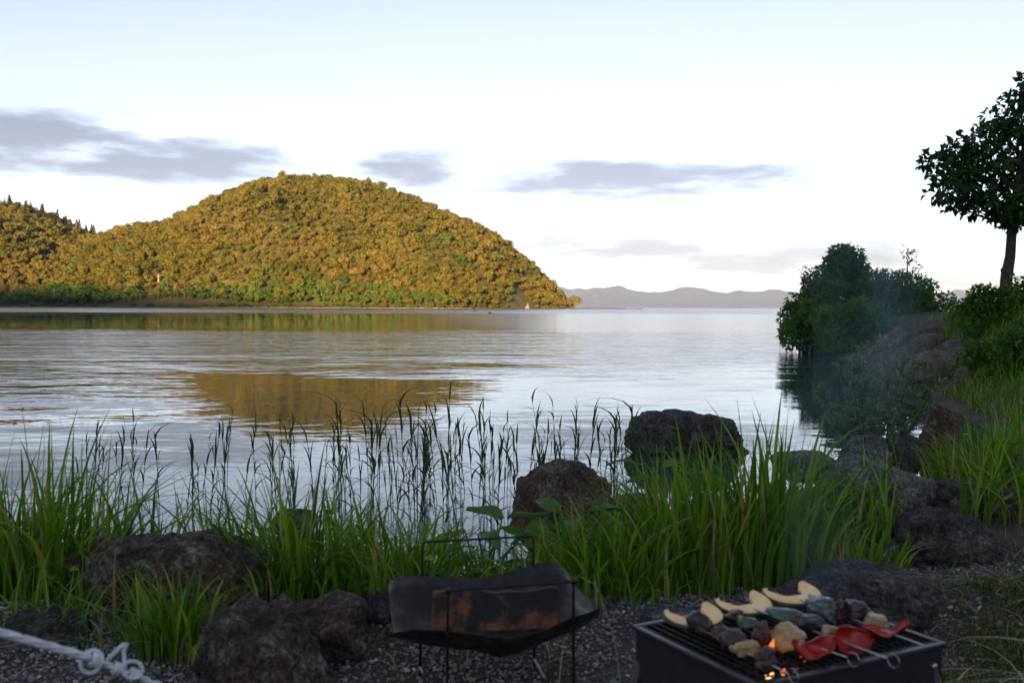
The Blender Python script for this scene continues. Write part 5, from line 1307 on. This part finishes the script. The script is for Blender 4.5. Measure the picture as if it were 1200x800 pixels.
# ------------------------------------------------------------------ haze over the lake, smoke from the grill
def volume(name, me, color, dens, noisy=None, kind='stuff', label=None, cat=None, aniso=0.0):
    m, ns, ls = newmat(name); o = ns.new('ShaderNodeOutputMaterial'); v = ns.new('ShaderNodeVolumePrincipled')
    v.inputs['Color'].default_value = (*color, 1); v.inputs['Density'].default_value = dens; v.inputs['Anisotropy'].default_value = aniso
    if noisy: noisy(ns, ls, v)
    ls.new(v.outputs[0], o.inputs['Volume']); ob = link(name, me, m); tag(ob, label, cat, kind=kind); return ob
hzb = MB().box((3000, 10500, 298), (36000, 27500, 600)).mesh('haze', False)
HAZE = volume('haze', hzb, (.46, .62, 1.0), 3.6e-5, label='thin evening haze over the lake and far mountains', cat='haze')
def smoke():
    c = GC + GU * .06; base = ZG + .01
    pts = []; rs = []
    for k in range(9):
        t = k / 8; pts.append(Vector((c.x + .13 * t, c.y + .10 * t, base + t * .85))); rs.append(.10 + .16 * t)
    mb = MB(); mb.tube(pts, rs, 16)
    def nz(ns, ls, v):
        g_ = ns.new('ShaderNodeNewGeometry'); sp = ns.new('ShaderNodeSeparateXYZ'); ls.new(g_.outputs['Position'], sp.inputs[0])
        mp = N(ns, 'ShaderNodeMapping'); mp.inputs['Scale'].default_value = (1, 1, .45); ls.new(g_.outputs['Position'], mp.inputs[0])
        n = N(ns, 'ShaderNodeTexNoise'); n.inputs['Scale'].default_value = 6.5; n.inputs['Detail'].default_value = 4; n.inputs['Distortion'].default_value = 1.1; ls.new(mp.outputs[0], n.inputs['Vector'])
        def mth(op, a, b):
            q = N(ns, 'ShaderNodeMath', operation=op)
            for i, x in enumerate((a, b)):
                if isinstance(x, (int, float)): q.inputs[i].default_value = x
                else: ls.new(x, q.inputs[i])
            return q.outputs[0]
        tz = mth('DIVIDE', mth('SUBTRACT', sp.outputs[2], base), .85)
        ax = mth('SUBTRACT', sp.outputs[0], mth('ADD', c.x, mth('MULTIPLY', tz, .13))); ay = mth('SUBTRACT', sp.outputs[1], mth('ADD', c.y, mth('MULTIPLY', tz, .10)))
        rad = mth('DIVIDE', mth('SQRT', mth('ADD', mth('MULTIPLY', ax, ax), mth('MULTIPLY', ay, ay)), 0), mth('ADD', .10, mth('MULTIPLY', tz, .16)))
        f = N(ns, 'ShaderNodeMapRange', interpolation_type='SMOOTHSTEP'); ls.new(rad, f.inputs[0]); f.inputs[1].default_value = .95; f.inputs[2].default_value = .1
        ft = N(ns, 'ShaderNodeMapRange', interpolation_type='SMOOTHSTEP'); ls.new(tz, ft.inputs[0]); ft.inputs[1].default_value = 1.0; ft.inputs[2].default_value = .72
        q = N(ns, 'ShaderNodeMapRange', interpolation_type='SMOOTHSTEP'); ls.new(n.outputs[0], q.inputs[0]); q.inputs[1].default_value = .36; q.inputs[2].default_value = .72
        ls.new(mth('MULTIPLY', mth('MULTIPLY', mth('MULTIPLY', f.outputs[0], ft.outputs[0]), q.outputs[0]), mth('ADD', .4, mth('MULTIPLY', tz, 1.5))), v.inputs['Density'])
    volume('smoke', mb.mesh('smoke'), (.50, .80, 1.0), 1.0, nz, label='thin blue smoke drifting up from the grill', cat='smoke')
smoke()
